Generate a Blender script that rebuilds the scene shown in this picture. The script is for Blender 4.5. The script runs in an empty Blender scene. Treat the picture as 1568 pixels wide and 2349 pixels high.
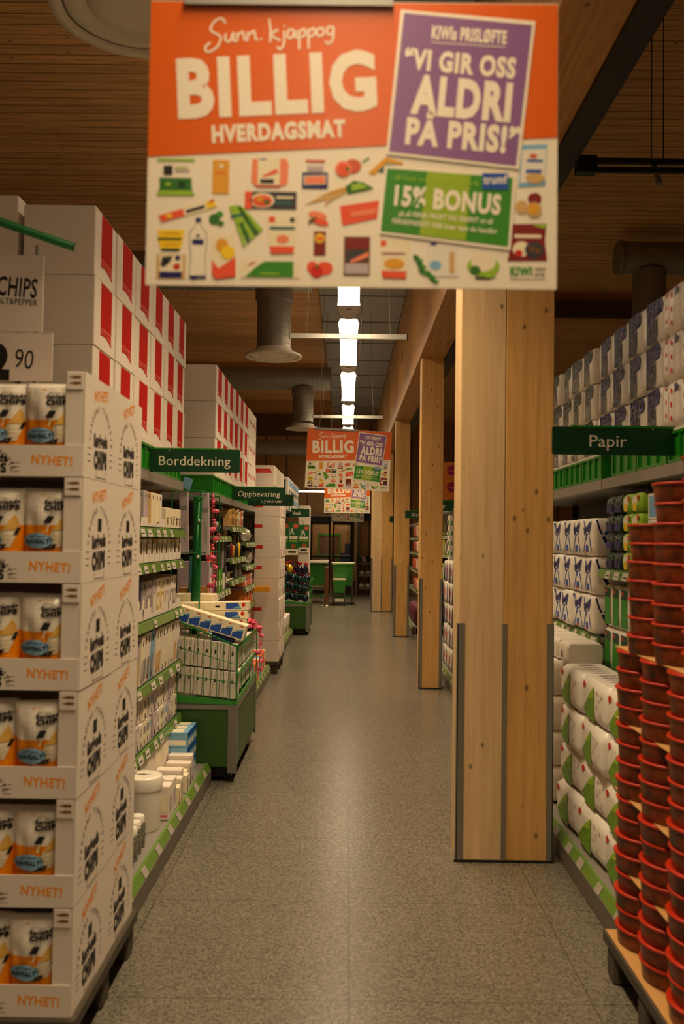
import bpy, math, random
from mathutils import Vector, Matrix
random.seed(7)
S = bpy.context.scene
COL = S.collection
PI = math.pi

# ---------------------------------------------------------------- camera, exposure, light
H_EYE = 1.55
def make_camera():
    cam = bpy.data.cameras.new('camera'); o = bpy.data.objects.new('camera', cam); COL.objects.link(o)
    f = 2064.0; p = math.atan(62.5/f); y = math.atan(13/f); r = math.radians(.77)
    fw = Vector((-math.sin(y)*math.cos(p), math.cos(y)*math.cos(p), math.sin(p)))
    rt = fw.cross(Vector((0, 0, 1))).normalized(); up = rt.cross(fw)
    r2 = math.cos(r)*rt + math.sin(r)*up; u2 = -math.sin(r)*rt + math.cos(r)*up
    m = Matrix((r2, u2, -fw)).transposed().to_4x4(); m.translation = Vector((0, 0, H_EYE))
    o.matrix_world = m
    cam.sensor_fit = 'VERTICAL'; cam.sensor_height = 36; cam.lens = 36*f/2349
    cam.clip_start = .05; cam.clip_end = 100
    cam.dof.use_dof = True; cam.dof.focus_distance = 7.2; cam.dof.aperture_fstop = 2.9
    S.camera = o
make_camera()
S.view_settings.view_transform = 'Standard'; S.view_settings.look = 'None'
S.view_settings.exposure = 0.0; S.view_settings.gamma = 1.0
try: S.view_settings.use_curve_mapping = False
except Exception: pass
w = bpy.data.worlds.new('world'); S.world = w; w.use_nodes = True
w.node_tree.nodes['Background'].inputs[0].default_value = (0, 0, 0, 1)
w.node_tree.nodes['Background'].inputs[1].default_value = 0
LIGHT_RGB = (1.0, .735, .425)
LAMP_W = 36.5      # each luminaire over this aisle
SIDE_W = 17.0      # the rows over the neighbouring aisles
LENS_E = 8.0       # how bright the lens itself looks
LAMP_Z = 3.70
LAMP_Y = [-2.48+2.85*k for k in range(9)]
def area(name, x, y, z, sx, sy, watt, spread):
    l = bpy.data.lights.new(name, 'AREA'); l.shape = 'RECTANGLE'; l.size = sx; l.size_y = sy
    l.energy = watt; l.color = LIGHT_RGB; l.spread = math.radians(spread)
    o = bpy.data.objects.new(name, l); COL.objects.link(o); o.location = (x, y, z)
    return o
for y0 in LAMP_Y:
    area('lamp_light', -.015, y0+1.07, LAMP_Z-.012, .16, 2.1, LAMP_W, 98)
for y0 in LAMP_Y[::2]:
    area('aisle_light', -3.9, y0+1.9, LAMP_Z, .15, 4.6, SIDE_W*2, 112)
    area('aisle_light', 4.1, y0+1.9, LAMP_Z, .15, 4.6, SIDE_W*2, 112)

area('porch_light', -.45, 27.2, 3.2, 1.2, 1.2, 30, 170)

# ---------------------------------------------------------------- materials
def lin(c):
    return tuple(((v/255)/12.92 if v/255 <= .04045 else ((v/255+.055)/1.055)**2.4) for v in c)
MATS = {}
def mat(name, rgb=(200, 200, 200), rough=.55, metal=0., spec=.4, bump=None, noise=None, trans=0., coat=0., emit=None, alpha=1.):
    if name in MATS: return MATS[name]
    m = bpy.data.materials.new(name); m.use_nodes = True; nt = m.node_tree
    b = nt.nodes['Principled BSDF']; c = lin(rgb)+(1,)
    b.inputs['Base Color'].default_value = c; b.inputs['Roughness'].default_value = rough
    b.inputs['Metallic'].default_value = metal; b.inputs['Specular IOR Level'].default_value = spec
    if trans: b.inputs['Transmission Weight'].default_value = trans
    if coat: b.inputs['Coat Weight'].default_value = coat; b.inputs['Coat Roughness'].default_value = .12
    if alpha < 1: b.inputs['Alpha'].default_value = alpha
    if emit:
        b.inputs['Emission Color'].default_value = LIGHT_EM; b.inputs['Emission Strength'].default_value = emit
    if noise or bump:
        tc = nt.nodes.new('ShaderNodeTexCoord')
        n = nt.nodes.new('ShaderNodeTexNoise'); nt.links.new(tc.outputs['Object'], n.inputs['Vector'])
        n.inputs['Scale'].default_value = (noise or bump)[0]; n.inputs['Detail'].default_value = 4
        if noise:
            r = nt.nodes.new('ShaderNodeMapRange'); nt.links.new(n.outputs[0], r.inputs[0])
            r.inputs[1].default_value = .3; r.inputs[2].default_value = .7
            r.inputs[3].default_value = 1-noise[1]; r.inputs[4].default_value = 1+noise[1]*.4
            mx = nt.nodes.new('ShaderNodeVectorMath'); mx.operation = 'SCALE'
            mx.inputs[0].default_value = c[:3]; nt.links.new(r.outputs[0], mx.inputs['Scale'])
            nt.links.new(mx.outputs[0], b.inputs['Base Color'])
        if bump:
            bp = nt.nodes.new('ShaderNodeBump'); bp.inputs['Strength'].default_value = bump[1]; bp.inputs['Distance'].default_value = bump[2] if len(bump) > 2 else .01
            nt.links.new(n.outputs[0], bp.inputs['Height']); nt.links.new(bp.outputs[0], b.inputs['Normal'])
    MATS[name] = m
    return m
LIGHT_EM = (1.0, .78, .5, 1)

def wood(name, rgb, axis, plank=0., knots=True, tone=.18, lam=0., rough=.5, plank_axis=1):
    """sawn spruce: grain runs along axis; plank = board pitch across plank_axis, lam = lamella pitch"""
    m = bpy.data.materials.new(name); m.use_nodes = True; nt = m.node_tree; N = nt.nodes.new; L = nt.links.new
    b = nt.nodes['Principled BSDF']; b.inputs['Roughness'].default_value = rough; b.inputs['Specular IOR Level'].default_value = .3
    g = N('ShaderNodeNewGeometry'); sep = N('ShaderNodeSeparateXYZ'); L(g.outputs['Position'], sep.inputs[0])
    mp = N('ShaderNodeMapping'); L(g.outputs['Position'], mp.inputs[0])
    sc = [14., 14., 14.]; sc[axis] = .7; mp.inputs['Scale'].default_value = sc
    n1 = N('ShaderNodeTexNoise'); n1.inputs['Scale'].default_value = 3.0; n1.inputs['Detail'].default_value = 6; n1.inputs['Distortion'].default_value = .6
    L(mp.outputs[0], n1.inputs['Vector'])
    cr = N('ShaderNodeValToRGB'); L(n1.outputs[0], cr.inputs[0])
    c = lin(rgb); d = tuple(v*(1-tone*1.6)*f for v, f in zip(c, (1, .94, .85))); l = tuple(min(1, v*(1+tone*.55)) for v in c)
    cr.color_ramp.elements[0].position = .28; cr.color_ramp.elements[0].color = d+(1,)
    cr.color_ramp.elements[1].position = .68; cr.color_ramp.elements[1].color = l+(1,)
    out = cr.outputs[0]
    def mul(a, fac):
        x = N('ShaderNodeMix'); x.data_type = 'RGBA'; x.blend_type = 'MULTIPLY'; x.inputs[0].default_value = 1
        L(a, x.inputs[6]); L(fac, x.inputs[7]); return x.outputs[2]
    def pitch(coord, size, lo):
        q = N('ShaderNodeMath'); q.operation = 'DIVIDE'; L(coord, q.inputs[0]); q.inputs[1].default_value = size
        fl = N('ShaderNodeMath'); fl.operation = 'FLOOR'; L(q.outputs[0], fl.inputs[0])
        wn = N('ShaderNodeTexWhiteNoise'); wn.noise_dimensions = '1D'; L(fl.outputs[0], wn.inputs['W'])
        mr = N('ShaderNodeMapRange'); L(wn.outputs['Value'], mr.inputs[0]); mr.inputs[3].default_value = lo; mr.inputs[4].default_value = 1.04
        return q.outputs[0], mr.outputs[0]
    if plank:
        q, mr = pitch(sep.outputs[plank_axis], plank, .86); out = mul(out, mr)
        fr = N('ShaderNodeMath'); fr.operation = 'FRACT'; L(q, fr.inputs[0])
        gt = N('ShaderNodeMath'); gt.operation = 'GREATER_THAN'; L(fr.outputs[0], gt.inputs[0]); gt.inputs[1].default_value = .09
        mr2 = N('ShaderNodeMapRange'); L(gt.outputs[0], mr2.inputs[0]); mr2.inputs[3].default_value = .35; mr2.inputs[4].default_value = 1
        out = mul(out, mr2.outputs[0])
    if lam:
        sm = N('ShaderNodeMath'); sm.operation = 'ADD'; L(sep.outputs[0], sm.inputs[0]); L(sep.outputs[1], sm.inputs[1])
        _, mr = pitch(sm.outputs[0], lam, .88); out = mul(out, mr)
    if knots:
        mk = N('ShaderNodeMapping'); L(g.outputs['Position'], mk.inputs[0])
        sk = [11., 11., 11.]; sk[axis] = 6.5; mk.inputs['Scale'].default_value = sk
        v = N('ShaderNodeTexVoronoi'); L(mk.outputs[0], v.inputs['Vector']); v.inputs['Scale'].default_value = 1.0
        kr = N('ShaderNodeMapRange'); L(v.outputs['Distance'], kr.inputs[0]); kr.inputs[1].default_value = .05; kr.inputs[2].default_value = .125
        kr.inputs[3].default_value = .3; kr.inputs[4].default_value = 1
        out = mul(out, kr.outputs[0])
    L(out, b.inputs['Base Color']); MATS[name] = m
    return m

wood('ceiling_wood', (222, 172, 114), 0, plank=.125, plank_axis=1, tone=.2, rough=.6)
wood('wall_wood', (190, 146, 96), 2, plank=.6, plank_axis=0, tone=.15, knots=False)
wood('post_pale', (236, 204, 158), 2, lam=.11, tone=.08)
wood('post_tan', (224, 176, 108), 2, lam=.11, tone=.1)
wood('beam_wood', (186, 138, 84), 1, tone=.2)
mat('steel', (128, 124, 116), .5, .25); mat('dark_steel', (40, 38, 36), .5, .3); mat('galv', (150, 145, 136), .5, .6)
mat('panel_grey', (150, 148, 144), .5, .5); mat('black', (16, 15, 15), .5); mat('white_paint', (222, 220, 215), .5)
mat('carton', (226, 216, 206), .85, spec=.12); mat('carton_edge', (196, 176, 150), .8); mat('cardboard', (190, 142, 84), .85)
mat('kraft_hole', (120, 84, 30), .9); mat('ink', (26, 24, 24), .7); mat('ink_soft', (110, 102, 96), .8)
mat('orange_print', (240, 150, 20), .6); mat('red_print', (182, 24, 8), .8, spec=.1); mat('red_pale', (212, 104, 82), .75, spec=.15)
mat('green_sign', (8, 62, 34), .45); mat('green_wire', (22, 122, 58), .35); mat('green_crate', (30, 134, 30), .4, coat=.3)
mat('green_rail', (96, 132, 50), .35, coat=.25); mat('kick_grey', (112, 104, 96), .5, .2); mat('beam_shade', (84, 62, 40), .7); mat('foil_green', (20, 96, 44), .22, metal=.3); mat('green_wagon', (52, 88, 34), .4); mat('green_cart', (44, 132, 40), .4, coat=.3)  # the beam front brown has the shade of an unlit face in it
mat('letter_white', (240, 232, 214), .6); mat('shelf_steel', (150, 146, 140), .4, .3); mat('shelf_dark', (48, 44, 42), .6)
mat('tag', (200, 196, 188), .5); mat('tag_dull', (160, 154, 146), .5); mat('banner_white', (242, 232, 214), .4, spec=.5); mat('banner_orange', (226, 98, 12), .3, spec=.7)
mat('banner_purple', (138, 96, 152), .32, spec=.6); mat('banner_green', (60, 140, 40), .4); mat('banner_lime', (150, 180, 40), .4)
mat('blue', (36, 84, 176), .45); mat('navy', (30, 34, 104), .4); mat('sky', (124, 176, 214), .5); mat('teal', (40, 108, 112), .45)
mat('red', (206, 40, 30), .45); mat('dark_red', (130, 26, 22), .5); mat('yellow', (246, 204, 30), .5); mat('gold', (224, 160, 40), .5)
mat('green', (56, 140, 44), .5); mat('leaf', (44, 110, 34), .55); mat('lime', (150, 190, 50), .5); mat('dark_green', (14, 64, 32), .5)
mat('tan', (206, 166, 104), .6); mat('brown', (110, 72, 40), .6); mat('salmon', (240, 134, 96), .5); mat('pink', (240, 96, 130), .4)
mat('coral', (236, 86, 50), .5); mat('grey', (140, 136, 132), .6); mat('dark', (44, 40, 40), .5); mat('cream', (238, 226, 196), .6)
mat('lilac', (190, 174, 184), .6); mat('charcoal', (60, 58, 62), .5); mat('plum', (96, 40, 62), .5)
mat('plastic_white', (236, 230, 220), .3, coat=.3); mat('film_white', (232, 226, 218), .32, bump=(18, .35))
mat('film_blue', (10, 18, 92), .2, spec=.5, bump=(17, 1., .05)); mat('film_grey', (66, 70, 84), .14, spec=.8, bump=(20, 1., .06))
mat('film_green', (22, 54, 46), .2, spec=.5, bump=(17, 1., .05)); mat('film_silver', (128, 124, 116), .14, spec=.9, bump=(20, 1., .06))
mat('chip_white', (234, 226, 214), .35, coat=.3, bump=(9, .4)); mat('chip_orange', (246, 146, 10), .35, coat=.3, bump=(9, .4)); mat('chip_tan', (222, 176, 84), .6)
mat('badge_blue', (122, 164, 196), .5); mat('tub_amber', (132, 58, 14), .3, noise=(17, .85)); mat('tub_rim', (176, 40, 12), .32)
mat('candle', (190, 160, 120), .5); mat('grass_print', (112, 160, 46), .4, noise=(40, .4)); mat('lid_light', (232, 226, 216), .4)
mat('pallet', (74, 66, 56), .8); mat('tinsel', (230, 228, 224), .15, metal=.8, bump=(60, 1.)); mat('foil_navy', (24, 26, 66), .15, metal=.4, coat=.7, bump=(30, .8))
mat('foil_red', (206, 30, 40), .18, metal=.3, coat=.7, bump=(30, .7)); mat('foil_gold', (246, 190, 40), .2, metal=.4, coat=.6, bump=(30, .7))
mat('glass', (240, 240, 235), .03, trans=.95, spec=.5); mat('chrome', (210, 205, 198), .15, metal=1.)
mat('magenta', (150, 30, 74), .5); mat('box_orange', (214, 124, 30), .6); mat('poster_green', (32, 104, 50), .5)
mat('lamp_lens', (250, 246, 240), .4, emit=LENS_E); mat('lamp_grey', (190, 184, 176), .4); mat('diffuser', (214, 206, 190), .5)

def floor_mat():
    m = bpy.data.materials.new('speckled_floor'); m.use_nodes = True; nt = m.node_tree; N = nt.nodes.new; L = nt.links.new
    b = nt.nodes['Principled BSDF']; g = N('ShaderNodeNewGeometry'); sep = N('ShaderNodeSeparateXYZ'); L(g.outputs['Position'], sep.inputs[0])
    v = N('ShaderNodeTexVoronoi'); v.inputs['Scale'].default_value = 150; L(g.outputs['Position'], v.inputs['Vector'])
    n = N('ShaderNodeTexNoise'); n.inputs['Scale'].default_value = 90; n.inputs['Detail'].default_value = 3; L(g.outputs['Position'], n.inputs['Vector'])
    sx = N('ShaderNodeSeparateColor'); L(v.outputs['Color'], sx.inputs[0])
    ad = N('ShaderNodeMath'); ad.operation = 'ADD'; L(sx.outputs[0], ad.inputs[0]); L(n.outputs[0], ad.inputs[1])
    cr = N('ShaderNodeValToRGB'); mr = N('ShaderNodeMapRange'); L(ad.outputs[0], mr.inputs[0]); mr.inputs[1].default_value = .35; mr.inputs[2].default_value = 1.65
    L(mr.outputs[0], cr.inputs[0])
    e = cr.color_ramp.elements; e[0].position = .1; e[0].color = lin((74, 70, 62))+(1,); e[1].position = .9; e[1].color = lin((128, 122, 110))+(1,)
    big = N('ShaderNodeTexNoise'); big.inputs['Scale'].default_value = 1.3; L(g.outputs['Position'], big.inputs['Vector'])
    bm = N('ShaderNodeMapRange'); L(big.outputs[0], bm.inputs[0]); bm.inputs[3].default_value = .88; bm.inputs[4].default_value = 1.1
    mx = N('ShaderNodeMix'); mx.data_type = 'RGBA'; mx.blend_type = 'MULTIPLY'; mx.inputs[0].default_value = 1; L(cr.outputs[0], mx.inputs[6]); L(bm.outputs[0], mx.inputs[7])
    out = mx.outputs[2]
    for k, off in ((0, .022), (1, .61)):
        s = N('ShaderNodeMath'); s.operation = 'SUBTRACT'; L(sep.outputs[k], s.inputs[0]); s.inputs[1].default_value = off-.82*20
        q = N('ShaderNodeMath'); q.operation = 'DIVIDE'; L(s.outputs[0], q.inputs[0]); q.inputs[1].default_value = .82
        f = N('ShaderNodeMath'); f.operation = 'FRACT'; L(q.outputs[0], f.inputs[0])
        c = N('ShaderNodeMath'); c.operation = 'GREATER_THAN'; L(f.outputs[0], c.inputs[0]); c.inputs[1].default_value = .0065
        r = N('ShaderNodeMapRange'); L(c.outputs[0], r.inputs[0]); r.inputs[3].default_value = .5; r.inputs[4].default_value = 1
        mx = N('ShaderNodeMix'); mx.data_type = 'RGBA'; mx.blend_type = 'MULTIPLY'; mx.inputs[0].default_value = 1; L(out, mx.inputs[6]); L(r.outputs[0], mx.inputs[7])
        out = mx.outputs[2]
    L(out, b.inputs['Base Color']); b.inputs['Roughness'].default_value = .27; b.inputs['Specular IOR Level'].default_value = .78
    MATS['speckled_floor'] = m
floor_mat()

# ---------------------------------------------------------------- mesh builder
class MB:
    def __init__(s): s.v = []; s.f = []; s.m = []; s.sm = []; s.names = []
    def mi(s, name):
        if name not in s.names: s.names.append(name)
        return s.names.index(name)
    def face(s, pts, m, smooth=False):
        k = len(s.v); s.v += [tuple(p) for p in pts]; s.f.append(tuple(range(k, k+len(pts)))); s.m.append(s.mi(m)); s.sm.append(smooth)
    def add(s, verts, faces, m, smooth=False):
        k = len(s.v); s.v += [tuple(p) for p in verts]; i = s.mi(m)
        for f in faces: s.f.append(tuple(a+k for a in f)); s.m.append(i); s.sm.append(smooth)
    def box(s, x0, x1, y0, y1, z0, z1, m):
        v = [(x, y, z) for z in (z0, z1) for y in (y0, y1) for x in (x0, x1)]
        s.add(v, [(0, 2, 3, 1), (4, 5, 7, 6), (0, 1, 5, 4), (2, 6, 7, 3), (0, 4, 6, 2), (1, 3, 7, 5)], m)
        return s
    def obox(s, c, ax, ay, az, m):
        """oriented box: centre and three half axes"""
        c, ax, ay, az = map(Vector, (c, ax, ay, az))
        v = [c+ax*i+ay*j+az*k for k in (-1, 1) for j in (-1, 1) for i in (-1, 1)]
        s.add(v, [(0, 2, 3, 1), (4, 5, 7, 6), (0, 1, 5, 4), (2, 6, 7, 3), (0, 4, 6, 2), (1, 3, 7, 5)], m); return s
    def loft(s, rings, m, caps=True, smooth=True, closed=True):
        n = len(rings[0]); v = [p for r in rings for p in r]; f = []
        for a in range(len(rings)-1):
            for i in range(n if closed else n-1):
                j = (i+1) % n; f.append((a*n+i, a*n+j, (a+1)*n+j, (a+1)*n+i))
        s.add(v, f, m, smooth)
        if caps: s.face(rings[0][::-1], m); s.face(rings[-1], m)
        return s
    def lathe(s, prof, m, n=24, c=(0, 0, 0), smooth=True, caps=True):
        rings = [[(c[0]+r*math.cos(2*PI*i/n), c[1]+r*math.sin(2*PI*i/n), c[2]+z) for i in range(n)] for r, z in prof]
        return s.loft(rings, m, caps, smooth)
    def tube(s, pts, r, m, n=8, caps=True):
        pts = [Vector(p) for p in pts]; rings = []; prev = None
        for i, p in enumerate(pts):
            t = (pts[min(i+1, len(pts)-1)]-pts[max(i-1, 0)]).normalized()
            a = prev if prev else (Vector((0, 0, 1)) if abs(t.z) < .9 else Vector((1, 0, 0)))
            b = t.cross(a).normalized(); a = b.cross(t).normalized(); prev = a
            rr = r[i] if isinstance(r, (list, tuple)) else r
            rings.append([p+a*rr*math.cos(2*PI*k/n)+b*rr*math.sin(2*PI*k/n) for k in range(n)])
        return s.loft(rings, m, caps, True)
    def rbox(s, x0, x1, y0, y1, z0, z1, m, r=.01, n=2, smooth=False, bulge=0.):
        """box with rounded upright edges and eased top and bottom"""
        def ring(z, ins):
            rr = max(r-ins*.5, .0005); out = []
            for cx, cy, a0 in ((x1-ins-rr, y1-ins-rr, 0), (x0+ins+rr, y1-ins-rr, PI/2), (x0+ins+rr, y0+ins+rr, PI), (x1-ins-rr, y0+ins+rr, 1.5*PI)):
                for k in range(n+1):
                    a = a0+PI/2*k/n; out.append((cx+rr*math.cos(a), cy+rr*math.sin(a), z))
            return out
        e = r*.7
        rings = [ring(z0, e), ring(z0+e, 0)]
        if bulge: rings += [ring(z0+(z1-z0)*t, -bulge*math.sin(PI*t)) for t in (.25, .5, .75)]
        rings += [ring(z1-e, 0), ring(z1, e)]
        return s.loft(rings, m, True, smooth)
    # flat printing on a frame
    def poly(s, fr, pts, m, k=1): s.face([fr(u, v, k) for u, v in pts], m)
    def rect(s, fr, u0, v0, u1, v1, m, k=1): s.poly(fr, [(u0, v0), (u1, v0), (u1, v1), (u0, v1)], m, k)
    def ell(s, fr, cu, cv, ru, rv, m, k=1, n=20, rot=0.):
        c, q = math.cos(rot), math.sin(rot)
        s.poly(fr, [(cu+ru*math.cos(2*PI*i/n)*c-rv*math.sin(2*PI*i/n)*q, cv+ru*math.cos(2*PI*i/n)*q+rv*math.sin(2*PI*i/n)*c) for i in range(n)], m, k)
    def text(s, fr, txt, p0, p1, h, m, k=2, bold=.0, up=None):
        """lettering whose baseline runs from p0 to p1 and whose capitals are h high"""
        v, f, wd, ch = text_geo(txt, bold)
        d = Vector(p1)-Vector(p0); ux = d/wd; uy = Vector((-d.y, d.x)).normalized()*(h/ch)
        if up: uy = Vector(up)*(h/ch)
        s.add([fr(p0[0]+ux.x*a+uy.x*b, p0[1]+ux.y*a+uy.y*b, k) for a, b in v], f, m)
    def arc(s, fr, txt, c, r, a0, a1, h, m, k=2, bold=.02):
        chars = [t for t in txt]; n = len(chars)
        for i, t in enumerate(chars):
            if t == ' ': continue
            a = a0+(a1-a0)*(i+.5)/n; v, f, wd, ch = text_geo(t, bold)
            o = Vector((c[0]+r*math.cos(a), c[1]+r*math.sin(a))); ru = Vector((math.sin(a), -math.cos(a))); uu = Vector((math.cos(a), math.sin(a)))
            sc = h/ch
            s.add([fr(*(o+ru*((p-wd/2)*sc)+uu*(q*sc)), k) for p, q in v], f, m)
    def stroke(s, fr, pts, w, m, k=2):
        """a painted brush stroke through the points"""
        P = [Vector(p) for p in pts]; Q = []
        for i in range(len(P)-1):
            p0, p1, p2, p3 = P[max(i-1, 0)], P[i], P[i+1], P[min(i+2, len(P)-1)]
            for j in range(6):
                t = j/6; Q.append(.5*((2*p1)+(p2-p0)*t+(2*p0-5*p1+4*p2-p3)*t*t+(3*p1-p0-3*p2+p3)*t**3))
        Q.append(P[-1]); a = []; b = []
        for i, q in enumerate(Q):
            t = (Q[min(i+1, len(Q)-1)]-Q[max(i-1, 0)]).normalized(); n = Vector((-t.y, t.x))*w/2
            a.append(q+n); b.append(q-n)
        v = [fr(p.x, p.y, k) for p in a]+[fr(p.x, p.y, k) for p in b]; n = len(Q)
        s.add(v, [(i, i+1, n+i+1, n+i) for i in range(n-1)], m)
    def mesh(s, name):
        me = bpy.data.meshes.new(name); me.from_pydata(s.v, [], s.f)
        for n in s.names: me.materials.append(MATS[n])
        me.polygons.foreach_set('material_index', s.m); me.polygons.foreach_set('use_smooth', s.sm); me.update()
        return me
    def build(s, name, parent=None, loc=(0, 0, 0), rot=(0, 0, 0)):
        return put(name, s.mesh(name), parent, loc, rot)

_tg = {}
def text_geo(txt, bold=0.):
    key = (txt, round(bold, 3))
    if key in _tg: return _tg[key]
    def conv(t):
        c = bpy.data.curves.new('t', 'FONT'); c.body = t; c.size = 1; c.resolution_u = 3; c.offset = bold; c.space_character = 1+bold*2.6
        o = bpy.data.objects.new('t', c); me = bpy.data.meshes.new_from_object(o)
        v = [(p.co.x, p.co.y) for p in me.vertices]; f = [tuple(p.vertices) for p in me.polygons]
        bpy.data.objects.remove(o); bpy.data.curves.remove(c); bpy.data.meshes.remove(me)
        return v, f
    v, f = conv(txt); vh, _ = conv('H'); ch = max(y for x, y in vh)-min(y for x, y in vh); yb = min(y for x, y in vh)
    x0 = min(x for x, y in v); x1 = max(x for x, y in v)
    _tg[key] = ([(x-x0, y-yb) for x, y in v], f, max(x1-x0, 1e-3), ch)
    return _tg[key]

def frame(o, u, v, eps=.0005):
    o, u, v = Vector(o), Vector(u), Vector(v); n = u.cross(v).normalized()*eps
    return lambda a, b, k=1: o+u*a+v*b+n*k

def put(name, me, parent=None, loc=(0, 0, 0), rot=(0, 0, 0)):
    o = bpy.data.objects.new(name, me); COL.objects.link(o); o.location = loc; o.rotation_euler = rot
    if parent: o.parent = parent
    return o
def tag(o, label, cat, group=None, kind=None):
    o['label'] = label; o['category'] = cat
    if group: o['group'] = group
    if kind: o['kind'] = kind
    return o
def thing(name, label, cat, loc=(0, 0, 0), rot=(0, 0, 0), group=None):
    o = bpy.data.objects.new(name, None); COL.objects.link(o); o.location = loc; o.rotation_euler = rot; o.empty_display_size = .05
    return tag(o, label, cat, group)
def struct(name, mb, label=None, loc=(0, 0, 0)):
    o = mb.build(name, None, loc); o['kind'] = 'structure'
    if label: o['label'] = label; o['category'] = name.split('_')[0]
    return o
def dup(root, loc, label, group=None, rot=None):
    r = root.copy(); COL.objects.link(r); r.location = loc; r['label'] = label
    if rot: r.rotation_euler = rot
    if group: r['group'] = group
    for ch in list(root.children):
        c = ch.copy(); COL.objects.link(c); c.parent = r
        for g in list(ch.children):
            d = g.copy(); COL.objects.link(d); d.parent = c
    return r
ORD = 'first second third fourth fifth sixth seventh eighth ninth tenth eleventh twelfth thirteenth fourteenth fifteenth sixteenth seventeenth eighteenth nineteenth twentieth'.split()

# ================================================================ the shell
WALL_Y, CEIL = 25.85, 4.95
struct('floor', MB().box(-7, 7, -5, 29, -.1, 0, 'speckled_floor'), 'grey speckled floor of large tiles running down the aisle')
struct('ceiling', MB().box(-7, 7, -5, 29, CEIL, CEIL+.1, 'ceiling_wood'), 'dark timber board ceiling above the shelves')
struct('wall_left', MB().box(-7.1, -7, -5, 29, 0, CEIL, 'wall_wood'), 'wood panelled wall far behind the left shelves')
struct('wall_right', MB().box(7, 7.1, -5, 29, 0, CEIL, 'wall_wood'), 'wood panelled wall far behind the right shelves')
struct('wall_front', MB().box(-7, 7, -5.1, -5, 0, CEIL, 'wall_wood'), 'wood panelled wall behind the viewer')
m = MB().box(-7, -1.12, WALL_Y, WALL_Y+.12, 0, CEIL, 'wall_wood').box(.22, 7, WALL_Y, WALL_Y+.12, 0, CEIL, 'wall_wood').box(-1.12, .22, WALL_Y, WALL_Y+.12, 2.12, CEIL, 'wall_wood')
struct('wall_back', m, 'wood panelled end wall around the glass entrance')
m = MB().box(-3, 3, 28.6, 28.7, 0, CEIL, 'wall_wood'); struct('wall_vestibule', m, 'pale wood wall of the lobby behind the glass entrance')
# glazed entrance
d = bpy.data.objects.new('door_1', None); COL.objects.link(d); d.location = (-.45, WALL_Y-.02, 0); d['kind'] = 'structure'; d['label'] = 'dark framed glass sliding entrance door at the aisle end'; d['category'] = 'door'
m = MB().box(-.67, .67, -.05, .05, 2.04, 2.14, 'dark').box(-.67, -.60, -.05, .05, 0, 2.04, 'dark').box(.58, .67, -.05, .05, 0, 2.04, 'dark')
m.build('door_frame', d)
for x0, x1 in ((-.6, -.03), (.03, .58)):
    m = MB().box(x0, x0+.05, -.02, .02, 0, 2.04, 'dark').box(x1-.05, x1, -.02, .02, 0, 2.04, 'dark').box(x0, x1, -.02, .02, 1.96, 2.04, 'dark').box(x0, x1, -.02, .02, 0, .09, 'dark').box(x0, x1, -.02, .02, 1.02, 1.06, 'dark')
    s = m.build('sash', d); MB().box(x0+.05, x1-.05, -.004, .004, .09, 1.96, 'glass').build('glass_pane', s)
struct('trim_1', MB().box(.2, .285, WALL_Y-.08, WALL_Y, 0, 2.12, 'post_pale').box(.29, .345, WALL_Y-.06, WALL_Y, 0, 2.12, 'steel'), 'pale wooden and grey steel jamb right of the entrance')
struct('trim_2', MB().box(-1.35, .4, WALL_Y-.1, WALL_Y, 2.14, 2.24, 'dark').box(-1.35, .4, WALL_Y-.13, WALL_Y-.1, 2.2, 2.24, 'shelf_steel'), 'dark header over the glass entrance')
# cross beams under the boards; unlit fronts get their shade as a darker facing
struct('trim_3', MB().box(1.13, 7, 12.2, 12.45, 4.6, CEIL, 'beam_wood').box(1.13, 7, 12.14, 12.2, 4.6, CEIL-.12, 'beam_shade'), 'cross beam under the ceiling at upper right, shade painted on its front')
struct('trim_4', MB().box(-7, -.45, 22.0, 22.25, 4.2, CEIL, 'beam_wood').box(-7, -.45, 21.94, 22.0, 4.05, CEIL-.35, 'beam_shade'), 'cross beam far left near the entrance, its front painted in shade')
struct('trim_5', MB().box(-7, -.45, 17.35, 17.6, 4.5, CEIL, 'beam_wood'), 'wooden cross beam behind the far duct at left')

# long beam and its columns
t = thing('timber_beam', 'long laminated timber beam carried on the row of wooden columns', 'beam', (.872, 12, 3.48))
MB().box(-.132, .132, -16, 13.8, 0, CEIL-3.48, 'beam_wood').build('beam_body', t)
MB().box(-.14, -.132, .55, .6, .55, .75, 'black').build('bracket', t)
t = thing('steel_beam', 'black steel beam running along the right side of the timber beam', 'beam', (1.066, 12, 3.46))
MB().box(-.06, .06, -16, 13.8, 0, .02, 'dark_steel').box(-.012, .012, -16, 13.8, .02, .32, 'dark_steel').box(-.06, .06, -16, 13.8, .32, .34, 'dark_steel').build('flanged_section', t)

def column(x1, y, double, label):
    t = thing('timber_column', label, 'column', (x1, y, 0)); W = .235
    MB().rbox(-W, 0, 0, W, 0, 3.48, 'post_tan', .004, 1).build('post', t)
    xs = [0, -W]
    if double:
        MB().rbox(-2*W+.012, -W-.002, 0, W, 0, 3.48, 'post_pale', .004, 1).build('post', t); xs.append(-2*W+.012)
    for i, x in enumerate(xs):
        m = MB()
        if i == 0: m.box(-.028, .004, -.005, 0, .0, 1.15, 'steel').box(0, .005, -.005, .03, 0, 1.15, 'steel')
        elif double and i == 1: m.box(x-.01, x+.012, -.005, 0, 0, 1.15, 'steel')
        else: m.box(x-.004, x+.03, -.005, 0, 0, 1.15, 'steel').box(x-.006, x, -.005, .03, 0, 1.15, 'steel')
        m.build('corner_guard', t)
    MB().box((-2*W if double else -W)-.002, .006, -.006, 0, 0, .012, 'dark_steel').build('foot_strip', t)
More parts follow.
